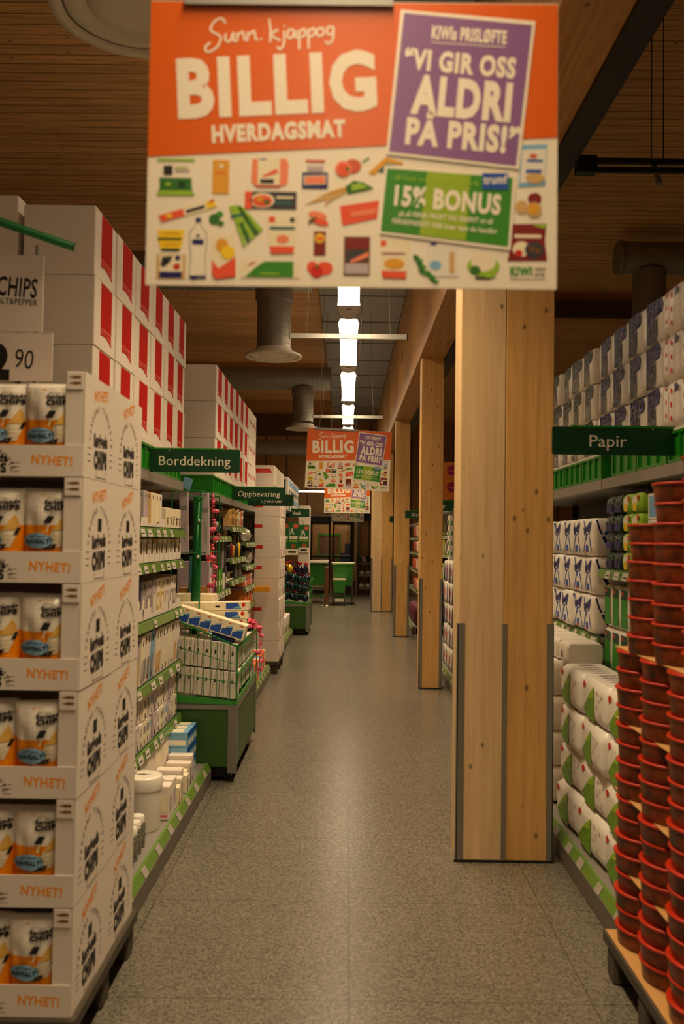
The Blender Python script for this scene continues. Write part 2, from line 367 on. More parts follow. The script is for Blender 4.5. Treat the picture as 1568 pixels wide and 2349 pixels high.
column(1.005, 4.40, True, 'wide double timber column nearest the viewer, pale and tan posts side by side')
column(1.000, 9.45, False, 'single tan timber column behind the wide double one, second in the row')
column(.995, 14.47, False, 'narrow tan timber column, third in the row, behind the second')
column(.980, 19.45, True, 'double timber column farthest down the aisle near the entrance')

# ventilation
def ducts():
    t = thing('ceiling_duct', 'flat grey sheet metal duct running along the ceiling above the lamps', 'duct', (.16, 10, CEIL-.14))
    m = MB()
    for k in range(20): m.box(-.57, .57, -14+k*1.45, -14+k*1.45+1.44, 0, .13, 'panel_grey')
    m.build('duct_casing', t)
    m = MB()
    for k in range(20): m.box(-.58, .58, -14.01+k*1.45, -13.985+k*1.45, -.012, .13, 'steel')
    m.build('joint_flange', t)
    def spiral(axis, L, r, pitch=.075):
        prof = []; n = int(L/pitch)
        for i in range(n): z = i*pitch; prof += [(r, z), (r, z+pitch*.86), (r*1.02, z+pitch*.89), (r*1.02, z+pitch*.97)]
        prof.append((r, n*pitch)); m = MB(); m.lathe(prof, 'galv', 32, smooth=False)
        if axis == 'x': m.v = [(z, y, -x) for x, y, z in m.v]
        return m
    for x, y, z, r, L, drop, label in (
        (-7.0, 9.4, 4.36, .2, 6.65, 3.52, 'round spiral duct crossing the ceiling just behind the nearest banner'),
        (-7.0, 15.6, 4.34, .2, 6.7, 3.58, 'round spiral duct crossing the ceiling above the second ceiling diffuser from the entrance'),
        (-7.0, 21.0, 3.68, .17, 6.6, None, 'low round duct crossing left of the hanging banners near the end wall')):
        t = thing('ventilation_duct', label, 'duct', (x, y, z))
        spiral('x', L, r).build('main_pipe', t)
        if drop:
            m = spiral('z', z-drop-.1, .178); m.build('drop_pipe', t, (-.8-x, 0, drop-z))
            m = MB(); m.lathe([(.2, 0), (.2, .1), (.18, .16)], 'galv', 28); m.build('collar', t, (-.8-x, 0, -.32))
    t = thing('ventilation_duct', 'round spiral duct with capped end and drop pipe at upper right', 'duct', (2.92, 9.75, 4.66))
    spiral('x', 4.0, .175).build('main_pipe', t); spiral('z', 1.3, .178).build('drop_pipe', t, (.33, 0, -1.42))
    m = MB(); m.lathe([(.178, 0), (.185, .01), (.185, .05), (.178, .06)], 'steel', 28); m.v = [(z, y, -x) for x, y, z in m.v]; m.build('end_cap', t, (-.02, 0, 0))
    for i, (y, nm) in enumerate(((3.22, 'large round white diffuser beside the nearest banner at upper left'), (9.4, 'round white diffuser under the drop pipe left of the lamps'), (15.6, 'small far round white diffuser left of the second banner'))):
        t = thing('ceiling_diffuser', nm, 'air vent', (-.8, y, 3.45))
        MB().lathe([(.19, .09), (.2, .05), (.285, .03), (.3, .012), (.298, 0), (.262, .004), (.255, .014)], 'diffuser', 48, caps=False).build('outer_ring', t)
        MB().lathe([(.25, .02), (.245, .012), (.2, .008), (.17, .03), (.16, .045)], 'diffuser', 48, caps=False).build('middle_ring', t)
        MB().lathe([(.165, .03), (.16, .02), (.1, .012), (.08, .016), (.02, .014)], 'diffuser', 40).build('centre_cone', t)
        if i == 0: MB().lathe([(.178, .06), (.178, 1.4)], 'galv', 28).build('drop_pipe', t)
ducts()

def lamps():
    for i, y0 in enumerate(LAMP_Y):
        near = i-4
        t = thing('linear_lamp', 'lit linear ceiling lamp, %s along the row over the aisle from the viewer' % ORD[i], 'lamp', (-.015, y0, LAMP_Z), group='ceiling lamps over the aisle')
        m = MB(); prof = [(.105, .0), (.098, .12), (.094, .5), (.092, 1.05), (.094, 1.6), (.098, 2.02), (.105, 2.14)]
        m.loft([[(-w, y, 0), (w, y, 0), (w*.8, y, .05), (-w*.8, y, .05)] for w, y in prof], 'lamp_lens', True, False); m.build('lens', t)
        MB().loft([[(-.085, y, .052), (.085, y, .052), (.06, y, .09), (-.06, y, .09)] for y in (0, 2.14)], 'lamp_grey', True, False).build('housing', t)
        m = MB(); m.loft([[(-w, y, .005), (w, y, .005), (w*.85, y, .055), (-w*.85, y, .055)] for w, y in ((.105, 2.15), (.1, 2.35), (.075, 2.55), (.03, 2.68))], 'lamp_grey', True, False)
        m.box(-.03, .03, 2.28, 2.31, .002, .005, 'ink_soft'); m.build('gear_tray', t)
        m = MB()
        for y in (.2, 1.9): m.tube([(0, y, .08), (0, y, CEIL-.158-LAMP_Z)], .004, 'steel', 6)
        m.build('suspension_rod', t)
lamps()

def hanging_rails():
    for i, (y, label) in enumerate(((7.65, 'white aluminium rail hung across the lamps, nearer one'), (12.7, 'white aluminium rail hung across the lamps, just above the second banner'))):
        t = thing('hanging_rail', label, 'rail', (-.015, y, 3.285))
        MB().box(-.5, .5, -.012, .012, -.02, .02, 'white_paint').build('rail_bar', t)
        for s in (-1, 1): MB().box(s*.5, s*.508, -.014, .014, -.022, .022, 'black').build('end_cap', t)
        for s in (-1, 1): MB().tube([(s*.36, 0, .02), (s*.3, 0, CEIL-.15-3.285)], .0025, 'steel', 6).build('wire', t)
    t = thing('busbar_track', 'pair of black power tracks hung by a chain right of the nearest banner', 'track', (1.13, 4.5, 3.42))
    for z in (0, .045): MB().box(.06, 4.0, -.012, .012, z, z+.026, 'black').build('track', t)
    MB().box(0, .1, -.03, .03, -.008, .078, 'black').build('feed_box', t)
    m = MB()
    for k in range(6): m.obox((.41-.002*k, -.03+.012*k, -.06+.024*k), (.012, 0, 0), (0, .004, .008), (0, -.008, .008), 'steel')
    m.build('perforated_hanger', t)
    for x in (.38, .44): MB().tube([(x, 0, .06), (x, 0, CEIL-3.42)], .003, 'black', 6).build('threaded_rod', t)
hanging_rails()

# ================================================================ hanging banners
def banner():
    K = .841/950.0
    fr0 = lambda px, py, k=1: Vector(((px-811)*K, -.0035-.0003*k, (655-py)*K))
    t = thing('hanging_banner', 'large orange and white price banner nearest the viewer, top edge cut off', 'banner', (0, 1.83, 2.066), (0, 0, 0), 'price banners over the aisle')
    m = MB(); m.box(-.4205, .4205, -.003, .003, 0, .594, 'banner_white')
    P = lambda pts, c, k: m.poly(fr0, pts, c, k)
    P([(336, 355), (1285, 300), (1285, -14), (336, -14)], 'banner_orange', 1)
    def pic():
        R = lambda a, b, c, d, col, k=1: m.rect(fr0, a, d, c, b, col, k)
        Ee = lambda x, y, rx, ry, col, k=1, rot=0: m.ell(fr0, x, y, rx, ry, col, k, 18, rot)
        # salad bag
        R(358, 359, 446, 365, 'lime'); P([(364, 404), (438, 404), (440, 430), (446, 444), (358, 444), (365, 428)], 'leaf', 1); P([(358, 445), (446, 445), (440, 434), (365, 434)], 'lime', 2); R(373, 375, 394, 397, 'ink')
        R(399, 378, 430, 381, 'lime'); R(399, 386, 434, 389, 'grey'); R(378, 415, 390, 423, 'lime', 2); R(408, 412, 424, 428, 'dark_green', 2)
        # orange carton, salmon tray, noodle box
        R(487, 361, 526, 440, 'gold'); R(495, 390, 518, 393, 'coral', 2); Ee(507, 375, 5, 5, 'cream', 2)
        P([(580, 357), (658, 356), (664, 370), (662, 412), (655, 420), (586, 421), (577, 410), (578, 368)], 'salmon', 1); R(592, 355, 643, 419, 'cream', 2); R(596, 357, 612, 360, 'blue', 3); P([(602, 398), (636, 380), (640, 390), (608, 400)], 'coral', 3); R(598, 405, 630, 415, 'dark', 3); R(590, 420, 645, 424, 'red', 3)
        R(563, 434, 683, 475, 'charcoal'); R(563, 434, 580, 475, 'coral', 2); Ee(604, 455, 28, 18, 'cream', 2); Ee(604, 456, 23, 14, 'coral', 3); Ee(598, 452, 8, 6, 'gold', 4); Ee(614, 459, 7, 5, 'leaf', 4); R(636, 445, 675, 450, 'cream', 2); R(634, 458, 672, 463, 'teal', 2)
        # ham, peppers, parsnips
        R(695, 388, 755, 426, 'navy'); P([(699, 396), (751, 394), (750, 416), (700, 418)], 'lid_light', 2); P([(702, 398), (749, 396), (748, 414), (702, 415)], 'salmon', 3); R(703, 358, 748, 364, 'red_pale'); R(706, 372, 745, 384, 'lilac')
        Ee(812, 372, 20, 17, 'red_pale', 1); Ee(790, 379, 19, 19, 'salmon', 2); Ee(790, 380, 13, 14, 'coral', 3); Ee(800, 379, 4, 5, 'leaf', 4); P([(832, 362), (850, 350), (851, 353), (834, 364)], 'leaf', 2)
        P([(700, 465), (760, 432), (798, 420), (796, 436), (762, 455), (748, 468), (752, 452)], 'tan', 1); P([(720, 447), (800, 424), (800, 428)], 'gold', 2); P([(796, 420), (815, 406), (838, 410), (862, 424), (838, 430), (800, 438)], 'leaf', 2); P([(808, 416), (830, 411), (850, 422), (812, 430)], 'lime', 3)
        # noodles strip, water bottle, asparagus, broccoli
        P([(361, 490), (494, 450), (500, 471), (370, 510)], 'cream', 1); P([(364, 493), (420, 476), (424, 493), (371, 508)], 'coral', 2); Ee(388, 494, 8, 5, 'yellow', 3); P([(426, 480), (470, 467), (471, 474), (428, 487)], 'ink', 2); P([(472, 462), (492, 454), (497, 470), (477, 477)], 'yellow', 2); P([(480, 458), (492, 453), (493, 458), (482, 462)], 'red', 3)
        R(450, 497, 462, 508, 'navy'); P([(452, 508), (460, 508), (466, 520), (476, 530), (477, 560), (474, 590), (477, 640), (436, 640), (439, 590), (436, 560), (436, 530), (446, 520)], 'grey', 1)
        P([(453, 510), (459, 510), (465, 522), (474, 532), (475, 560), (472, 590), (475, 632), (438, 632), (441, 590), (438, 560), (438, 532), (447, 522)], 'banner_white', 2); R(443, 548, 469, 560, 'navy', 3); Ee(456, 540, 4, 4, 'ink', 3); P([(438, 632), (475, 632), (470, 640), (460, 634), (452, 641), (444, 640)], 'navy', 3)
        Ee(493, 500, 13, 13, 'leaf', 1); Ee(505, 488, 9, 7, 'green', 2); Ee(508, 510, 8, 6, 'leaf', 2)
        for dx, c in ((0, 'lime'), (9, 'leaf'), (18, 'lime'), (27, 'leaf'), (36, 'lime')): P([(528+dx*.5, 470), (538+dx*.5, 468), (568+dx*1.1, 560-dx), (562+dx*1.0, 566-dx)], c, 2)
        P([(526, 470), (545, 466), (565, 505), (545, 512)], 'lime', 3); P([(530, 490), (558, 486), (560, 492), (533, 497)], 'teal', 4)
        # cups, margarine, bread, juice, milk
        P([(613, 492), (690, 490), (680, 578), (625, 580)], 'cream', 1); R(620, 492, 634, 506, 'coral', 2); R(622, 516, 680, 523, 'teal', 2); Ee(652, 545, 15, 10, 'salmon', 2); Ee(674, 500, 6, 6, 'dark_green', 2); P([(622, 562), (680, 562), (677, 578), (626, 579)], 'coral', 3)
        P([(362, 526), (424, 525), (421, 552), (415, 575), (371, 575), (364, 552)], 'yellow', 1); R(363, 545, 418, 550, 'dark_green', 2); R(372, 570, 414, 575, 'dark_green', 2); R(374, 533, 412, 536, 'gold', 2); R(378, 559, 410, 562, 'gold', 2)
        R(361, 584, 428, 640, 'tan'); R(368, 586, 422, 624, 'cream', 2); P([(370, 610), (374, 590), (398, 588), (392, 602), (378, 614)], 'ink', 3); Ee(410, 592, 6, 6, 'navy', 3); Ee(408, 612, 8, 7, 'red', 3); R(368, 624, 420, 638, 'navy', 2)
        P([(490, 536), (543, 533), (545, 632), (494, 640), (488, 600)], 'cream', 1); Ee(512, 562, 15, 17, 'gold', 2); Ee(526, 578, 16, 16, 'yellow', 3); P([(489, 596), (505, 615), (544, 588), (545, 633), (500, 640), (490, 630)], 'coral', 4)
        R(556, 596, 692, 636, 'cream'); P([(566, 634), (590, 612), (612, 597), (678, 597), (678, 634)], 'banner_green', 2); P([(572, 606), (588, 598), (589, 602), (574, 609)], 'red', 2); R(600, 624, 646, 628, 'lime', 3)
        # sweet potato, crisp strip, chips tin, tomatoes, ribs
        Ee(732, 488, 22, 9, 'salmon', 1, .2); Ee(738, 503, 21, 8, 'coral', 2, .3); Ee(720, 500, 12, 4, 'brown', 3, -.6)
        P([(783, 466), (874, 452), (870, 494), (790, 512)], 'coral', 1); P([(808, 480), (868, 470), (866, 482), (812, 492)], 'salmon', 2)
        R(724, 526, 752, 582, 'dark_red'); Ee(738, 542, 12, 11, 'yellow', 2); R(730, 538, 746, 546, 'coral', 3)
        Ee(722, 610, 13, 14, 'coral', 1); Ee(750, 612, 19, 16, 'coral', 1); Ee(732, 620, 15, 14, 'red', 2); Ee(733, 608, 4, 4, 'leaf', 3)
        R(794, 537, 855, 628, 'brown'); R(798, 540, 852, 566, 'dark_red', 2); P([(798, 570), (852, 568), (850, 590), (800, 598)], 'charcoal', 2); P([(808, 594), (850, 572), (852, 584), (812, 600)], 'salmon', 3); R(797, 600, 852, 624, 'lilac', 2)
        # under the cards: soup cup, herbs, cauliflower, oats, onions, sausage bag
        P([(877, 544), (948, 546), (940, 632), (884, 630)], 'cream', 1); R(879, 545, 892, 558, 'coral', 2); Ee(911, 600, 24, 13, 'gold', 2); R(882, 574, 936, 578, 'magenta', 2); P([(881, 616), (940, 617), (937, 634), (885, 632)], 'coral', 3)
        R(985, 556, 1060, 628, 'lid_light'); Ee(1006, 602, 14, 11, 'sky', 2); R(1038, 570, 1050, 620, 'tan', 2); R(994, 549, 1008, 556, 'navy', 2)
        for a, b in ((962, 585), (970, 600), (975, 615), (990, 622), (1000, 634)): Ee(a, b, 9, 6, 'leaf', 3, .7); Ee(a+8, b+6, 7, 4, 'green', 4)
        Ee(1117, 603, 38, 24, 'lime', 1); Ee(1117, 594, 28, 22, 'cream', 2); Ee(1098, 612, 12, 10, 'leaf', 3); Ee(1130, 622, 16, 8, 'lime', 3); R(1098, 628, 1132, 633, 'dark', 2)
        P([(1205, 318), (1262, 316), (1258, 412), (1196, 418), (1200, 360)], 'sky', 1); P([(1204, 330), (1260, 326), (1258, 400), (1200, 408)], 'lid_light', 2); R(1215, 352, 1252, 358, 'blue', 3); R(1213, 376, 1250, 384, 'blue', 3); Ee(1234, 396, 22, 12, 'tan', 3); Ee(1230, 344, 9, 6, 'red_pale', 3)
        Ee(1234, 444, 16, 14, 'dark_red', 1); Ee(1204, 464, 15, 16, 'tan', 2); Ee(1233, 470, 18, 18, 'tan', 3); Ee(1231, 468, 12, 12, 'gold', 4)
        P([(1184, 504), (1262, 502), (1258, 540), (1264, 588), (1172, 590), (1181, 545)], 'dark_red', 1); P([(1228, 506), (1262, 503), (1258, 514)], 'lime', 2); R(1188, 528, 1250, 536, 'cream', 2); Ee(1204, 562, 20, 18, 'cream', 2); Ee(1234, 564, 22, 20, 'charcoal', 3); Ee(1228, 562, 7, 7, 'brown', 4); Ee(1242, 566, 7, 7, 'brown', 4); Ee(1198, 572, 9, 8, 'red', 3)
        P([(848, 388), (888, 350), (930, 362), (925, 368), (892, 362), (862, 392)], 'gold', 1); P([(870, 384), (890, 366), (920, 372), (890, 388)], 'teal', 1)
    pic()
    # large lettering on the orange field
    T = lambda s, p0, p1, h, c='banner_white', k=3, b=.02: m.text(fr0, s, p0, p1, h*K, c, k, b, up=None)
    def TX(s, p0, p1, h, c='banner_white', k=3, b=.02):
        d = Vector((p1[0]-p0[0], p1[1]-p0[1])); up = Vector((d.y, -d.x)).normalized()
        m.text(fr0, s, p0, p1, h, c, k, b, up=up)
    TX('BILLIG', (405, 266), (868, 240), 143, b=.045); TX('HVERDAGSMAT', (485, 322), (795, 304), 42, b=.055)
    for st in ([(512, 38), (500, 26), (482, 38), (478, 56), (500, 70), (494, 92), (474, 106), (464, 98), (476, 84)], [(512, 62), (512, 78), (522, 80), (530, 60), (530, 78), (538, 80)], [(538, 82), (540, 62), (540, 66), (552, 58), (556, 76), (562, 78)],
               [(562, 80), (564, 60), (566, 64), (578, 56), (582, 74), (588, 76)], [(594, 72), (596, 76)], [(612, 26), (616, 50), (616, 82)], [(634, 52), (618, 64), (640, 78)], [(648, 54), (648, 84), (640, 98), (632, 92)], [(648, 42), (650, 44)],
               [(672, 54), (660, 52), (656, 66), (664, 72), (674, 56), (674, 68), (680, 70)], [(682, 52), (684, 98)], [(683, 58), (694, 50), (698, 62), (686, 70)], [(704, 50), (706, 96)], [(705, 56), (716, 48), (720, 60), (708, 68)],
               [(738, 48), (726, 50), (726, 64), (738, 64), (740, 52), (736, 46)], [(762, 44), (750, 46), (749, 60), (760, 60), (763, 44), (762, 72), (752, 84), (744, 78)]): m.stroke(fr0, st, 5, 'banner_white', 3)
    m.build('board', t)
    m = MB()
    P = lambda pts, c, k: m.poly(fr0, pts, c, k)
    P([(889, 344), (1197, 376), (1233, 26), (919, 2)], 'banner_white', 5); P([(896, 337), (1190, 368), (1225, 36), (927, 10)], 'banner_purple', 6)
    TX('KIWIs PRISLØFTE', (991, 71), (1165, 82), 32, k=7, b=.045); P([(991, 78), (1163, 88), (1163, 90), (991, 80)], 'banner_white', 7)
    TX('“VI GIR OSS', (927, 142), (1186, 164), 50, k=7, b=.05); TX('ALDRI', (943, 248), (1175, 267), 94, k=7, b=.055); TX('PÅ PRIS!”', (932, 320), (1196, 342), 65, k=7, b=.05)
    m.build('promise_card', t)
    m = MB()
    P([(875, 530), (1179, 566), (1191, 388), (886, 370)], 'banner_white', 5); P([(879, 524), (1173, 557), (1183, 396), (892, 377)], 'banner_green', 6); P([(968, 534), (1075, 545), (1085, 390), (985, 383)], 'banner_lime', 7)
    TX('15% BONUS', (908, 464), (1154, 484), 48, k=8, b=.045); TX('Bli Trumf- og KIWI PLUSS-kunde og få', (912, 403), (1102, 416), 10, 'lime', 8); TX('på all FERSK FRUKT OG GRØNT og all', (920, 488), (1136, 505), 12, k=8); TX('FERSKPAKKET FISK hver gang du handler', (905, 506), (1147, 528), 12, k=8); TX('*se kiwi.no', (1005, 530), (1042, 533), 6, 'lime', 8)
    P([(1113, 424), (1172, 424), (1172, 386), (1112, 386)], 'blue', 9); TX('trumf', (1115, 412), (1170, 410), 20, k=10)
    TX('KIWI', (1178, 624), (1230, 623), 20, 'green', 2, .06); TX('mini', (1236, 612), (1260, 612), 9, 'ink', 2); TX('pris', (1236, 624), (1258, 624), 9, 'ink', 2); TX('Alltid lave priser', (1178, 634), (1260, 633), 5, 'ink_soft', 2)
    m.build('bonus_card', t)
    m = MB(); m.box(-.35, .08, -.012, .012, .582, .604, 'panel_grey'); m.build('clip_rail', t)
    for s in (-.3, .06): MB().tube([(s, 0, .6), (s*1.1, 0, CEIL-.15-2.066)], .0022, 'steel', 6).build('wire', t)
    dup(t, (-.01, 8.95, 2.046), 'orange and white price banner in full view below the lamps, second from the viewer', 'price banners over the aisle', (0, .035, .02))
    dup(t, (-.012, 16.5, 2.034), 'orange and white price banner peeping out directly below the second one', 'price banners over the aisle', (0, .004, 0))
    dup(t, (.0, 23.8, 2.022), 'farthest small price banner in front of the entrance, only its lower strip visible', 'price banners over the aisle', (0, .004, 0))
banner()

# ================================================================ chips display at left front
CX, CY0, CH, CD = -.782, 2.65, .3145, .372
def chips():
    t = thing('display_pallet', 'dark half pallet under the chips cartons at lower left', 'pallet', (CX, CY0, 0))
    MB().rbox(-.42, .012, -.012, .78, .105, .15, 'pallet', .008, 1).build('deck', t)
    for y in (.0, .33, .67): MB().rbox(-.1, 0, y, y+.1, 0, .105, 'pallet', .01, 1).build('block', t); MB().rbox(-.4, -.3, y, y+.1, 0, .105, 'pallet', .01, 1).build('block', t)
    W = .40
    side = lambda u, v, k=1: Vector((.0005*k, u, v))
    def side_print(m, hole, dz):
        fr = lambda u, v, k=1: Vector((.0005*k, u, v))
        a = dz; s, c = math.sin(a), math.cos(a)
        m.text(fr, 'NYHET!', (.10, .245-.05*s), (.255, .245+.10*s), .034, 'orange_print', 1, .035)
        m.arc(fr, 'VERDENS TYNNESTE', (.18, .10), .115, PI*.98, PI*.02, .018, 'ink_soft', 1)
        m.text(fr, 'Sørlands', (.10, .098), (.255, .106), .044, 'ink', 1, .08); m.text(fr, 'CHIPS', (.105, .03), (.25, .036), .06, 'ink', 1, .09)
        for k in range(3): m.rect(fr, .035, .05+.02*k, .07, .053+.02*k, 'ink_soft'); m.rect(fr, .285, .05+.02*k, .315, .053+.02*k, 'ink_soft')
        m.rect(fr, .13, .006, .24, .009, 'ink_soft'); m.rect(fr, .13, .006, .133, .028, 'ink_soft'); m.rect(fr, .237, .006, .24, .028, 'ink_soft')
        if hole: m.rect(fr, .16, .155, .20, .195, 'black', 2)
    def carton(open_front, hole, tilt, label, loc):
        t = thing('chips_carton', label, 'carton', loc, group='chips cartons on the half pallet')
        h = CH-.002; d = CD-.003
        m = MB(); m.box(-W, -.004, 0, d, 0, .004, 'carton'); m.box(-W, -.004, d-.004, d, .004, h, 'carton'); m.box(-W, -W+.004, 0, d-.004, .004, h, 'carton')
        if not open_front: m.box(-W+.004, -.004, 0, .004, .004, h, 'carton'); m.box(-W+.004, -.004, .004, d-.004, h-.004, h, 'carton')
        m.build('tray', t)
        m = MB(); m.box(-.004, 0, 0, d, 0, h, 'carton'); side_print(m, hole, tilt); m.build('side_panel', t)
        if open_front:
            m = MB(); m.box(-W+.004, -.004, -.003, .001, .0, .092, 'carton'); fr = lambda u, v, k=1: Vector((u, -.003-.0005*k, v))
            m.text(fr, 'NYHET!', (-.155, .036), (-.034, .030), .028, 'orange_print', 1, .035)
            m.arc(fr, 'VERDENS TYNNESTE', (-.29, -.005), .078, PI*.92, PI*.08, .015, 'ink_soft', 1); m.text(fr, 'Sørlands', (-.345, .042), (-.225, .040), .024, 'ink', 1, .045); m.text(fr, 'CHIPS', (-.335, .010), (-.228, .008), .03, 'ink', 1, .055)
            for k in range(3): m.rect(fr, -.215, .012+.013*k, -.19, .014+.013*k, 'ink_soft')
            m.build('front_lip', t)
            MB().box(-.058, -.004, .001, .005, .092, h, 'carton').build('corner_post', t); MB().box(-W+.004, -W+.05, .001, .005, .092, h, 'carton').build('corner_post', t)
            m = MB(); m.rbox(-.056, -.006, -.004, .001, h-.055, h-.002, 'carton', .002, 1)
            fr = lambda u, v, k=1: Vector((u, -.004-.0005*k, v))
            for z in (h-.018, h-.036): m.poly(fr, [(-.05, z), (-.03, z-.004), (-.012, z-.003), (-.012, z+.004), (-.03, z+.005)], 'kraft_hole')
            m.build('hand_tab', t)
        return t
    def bag(label, loc, rot):
        t = thing('chips_bag', label, 'chips bag', loc, rot, 'chips bags in the open cartons')
        bw, bh, bd = .15, .275, .035
        def surf(u, v, k=0, sgn=-1):
            e = max(0, 1-abs(2*u-1)**2.6)*max(0, 1-abs(2*v-1)**5)
            wob = .006*math.sin(9*v+4*u)+.004*math.sin(15*u-6*v)
            ww = bw*(1-.10*math.sin(PI*v)*0+.06*(abs(2*v-1)**3))
            return Vector(((u-.5)*ww, sgn*(bd*e**.6+abs(wob)*e+.0005)-.0012*k, v*bh))
        m = MB(); nu, nv = 14, 20
        for sgn in (-1, 1):
            for j in range(nv):
                for i in range(nu):
                    q = [surf((i+a)/nu, (j+b)/nv, 0, sgn) for a, b in ((0, 0), (1, 0), (1, 1), (0, 1))]
                    m.face(q if sgn < 0 else q[::-1], 'chip_white' if (j+.5)/nv > .615 else 'chip_orange', True)
        m.build('pouch', t)
        m = MB(); fr = lambda u, v, k=1: surf(u, .33+.655*v, k+.5)
        m.text(fr, 'Sørlands', (.48, .755), (.95, .775), .07, 'ink', 2, .06); m.text(fr, 'CHIPS', (.48, .655), (.95, .67), .09, 'ink', 2, .07)
        m.arc(fr, 'VERDENS TYNNESTE', (.62, .66), .2, PI*.85, PI*.15, .022, 'ink_soft', 1); m.poly(fr, [(.08, .87), (.45, .91), (.45, .925), (.08, .885)], 'orange_print', 1)
        def quadfill(pts, c, k, n=4):
            a, b, cc, dd = map(Vector, pts)
            for i in range(n):
                for j in range(n):
                    g = lambda s, r: (a*(1-s)+b*s)*(1-r)+(dd*(1-s)+cc*s)*r
                    m.poly(fr, [tuple(g(x/n, y/n)) for x, y in ((i, j), (i+1, j), (i+1, j+1), (i, j+1))], c, k)
        quadfill([(.47, .45), (.6, .44), (.68, .56), (.55, .57)], 'ink', 2); quadfill([(.51, .30), (.54, .30), (.60, .44), (.56, .44)], 'cream', 2, 3)
        quadfill([(.66, .34), (.97, .34), (.93, .50), (.88, .60)], 'chip_tan', 2); quadfill([(.50, .05), (.80, .05), (.95, .33), (.64, .33)], 'cream', 1)
        quadfill([(.86, .26), (.92, .26), (.97, .37), (.92, .38)], 'ink', 3, 3); quadfill([(.48, .02), (.66, .02), (.74, .10), (.5, .10)], 'ink', 2, 3)
        for i in range(5):
            r0, r1 = i/5, (i+1)/5
            for a in range(18):
                q = [(.36+.31*r*math.cos(2*PI*b/18), .155+.125*r*math.sin(2*PI*b/18)) for r, b in ((r0, a), (r1, a), (r1, a+1), (r0, a+1))]
                m.poly(fr, q, 'badge_blue', 4)
        m.text(fr, 'HAVSALT', (.12, .105), (.60, .11), .075, 'ink', 5, .05); m.text(fr, 'MED DEILIG', (.2, .205), (.52, .21), .03, 'ink', 5, .02)
        m.build('printed_front', t)
        return t
    tiers = 6; holes = [1, 0, 1, 1, 1, 0]; b0 = b1 = None
    for k in range(tiers):
        z = .152+k*CH; nm = ORD[tiers-1-k] if k < tiers-1 else 'top'
        nm = 'topmost' if k == tiers-1 else ORD[tiers-1-k]+' from the top'
        dx = random.uniform(-.004, .004)
        carton(True, holes[k], .25-.12*(k > 3), 'open white chips display carton, %s in the front stack' % nm, (CX+dx, CY0, z))
        carton(False, holes[(k+2) % 6], .3, 'closed white chips carton, %s in the stack right behind the open ones' % nm, (CX+dx*.5-.002, CY0+CD+.002, z))
        for j, (bx, side_) in enumerate(((-.115, 'right'), (-.262, 'left'))):
            lab = 'white and orange chips bag at %s in the open carton %s' % (side_, nm)
            p = (CX+dx+bx+random.uniform(-.006, .006), CY0+.055, z+.006); r = (random.uniform(.0, .07), random.uniform(-.03, .03), random.uniform(-.05, .05))
            if b0 is None: b0 = bag(lab, p, r)
            else: dup(b0, p, lab, 'chips bags in the open cartons', r)
    # header cards and the green holder above the display
    t = thing('price_placard', 'white chips price placard standing on top of the chips cartons', 'sign', (-1.02, 2.96, 2.06))
    m = MB(); m.box(-.34, .035, -.003, .003, .0, .16, 'carton'); fr = lambda u, v, k=1: Vector((u, -.003-.0005*k, v))
    m.text(fr, '90', (-.092, .045), (-.03, .038), .062, 'ink', 1, .0); m.text(fr, '2', (-.19, .0), (-.105, .0), .125, 'ink', 1, .08); m.build('price_card', t, rot=(0, 0, 0))
    m = MB(); m.box(-.34, .0, -.003, .003, .165, .42, 'carton')
    m.text(fr, 'CHIPS', (-.155, .285), (-.022, .275), .065, 'ink', 1, .02); m.text(fr, 'SALT&PEPPER', (-.165, .258), (-.018, .250), .02, 'ink', 1, .01); m.build('name_card', t)
    m = MB(); m.tube([(-.03, .02, -.02), (-.03, .02, .46)], .006, 'steel', 8); m.build('stand_rod', t)
    MB().tube([(-.25, -.16, .53), (.105, -.03, .44)], .014, 'green_wire', 12).build('holder_tube', t); MB().tube([(.105, -.03, .44), (.109, -.029, .439)], .0145, 'dark_green', 12).build('tube_plug', t)
chips()

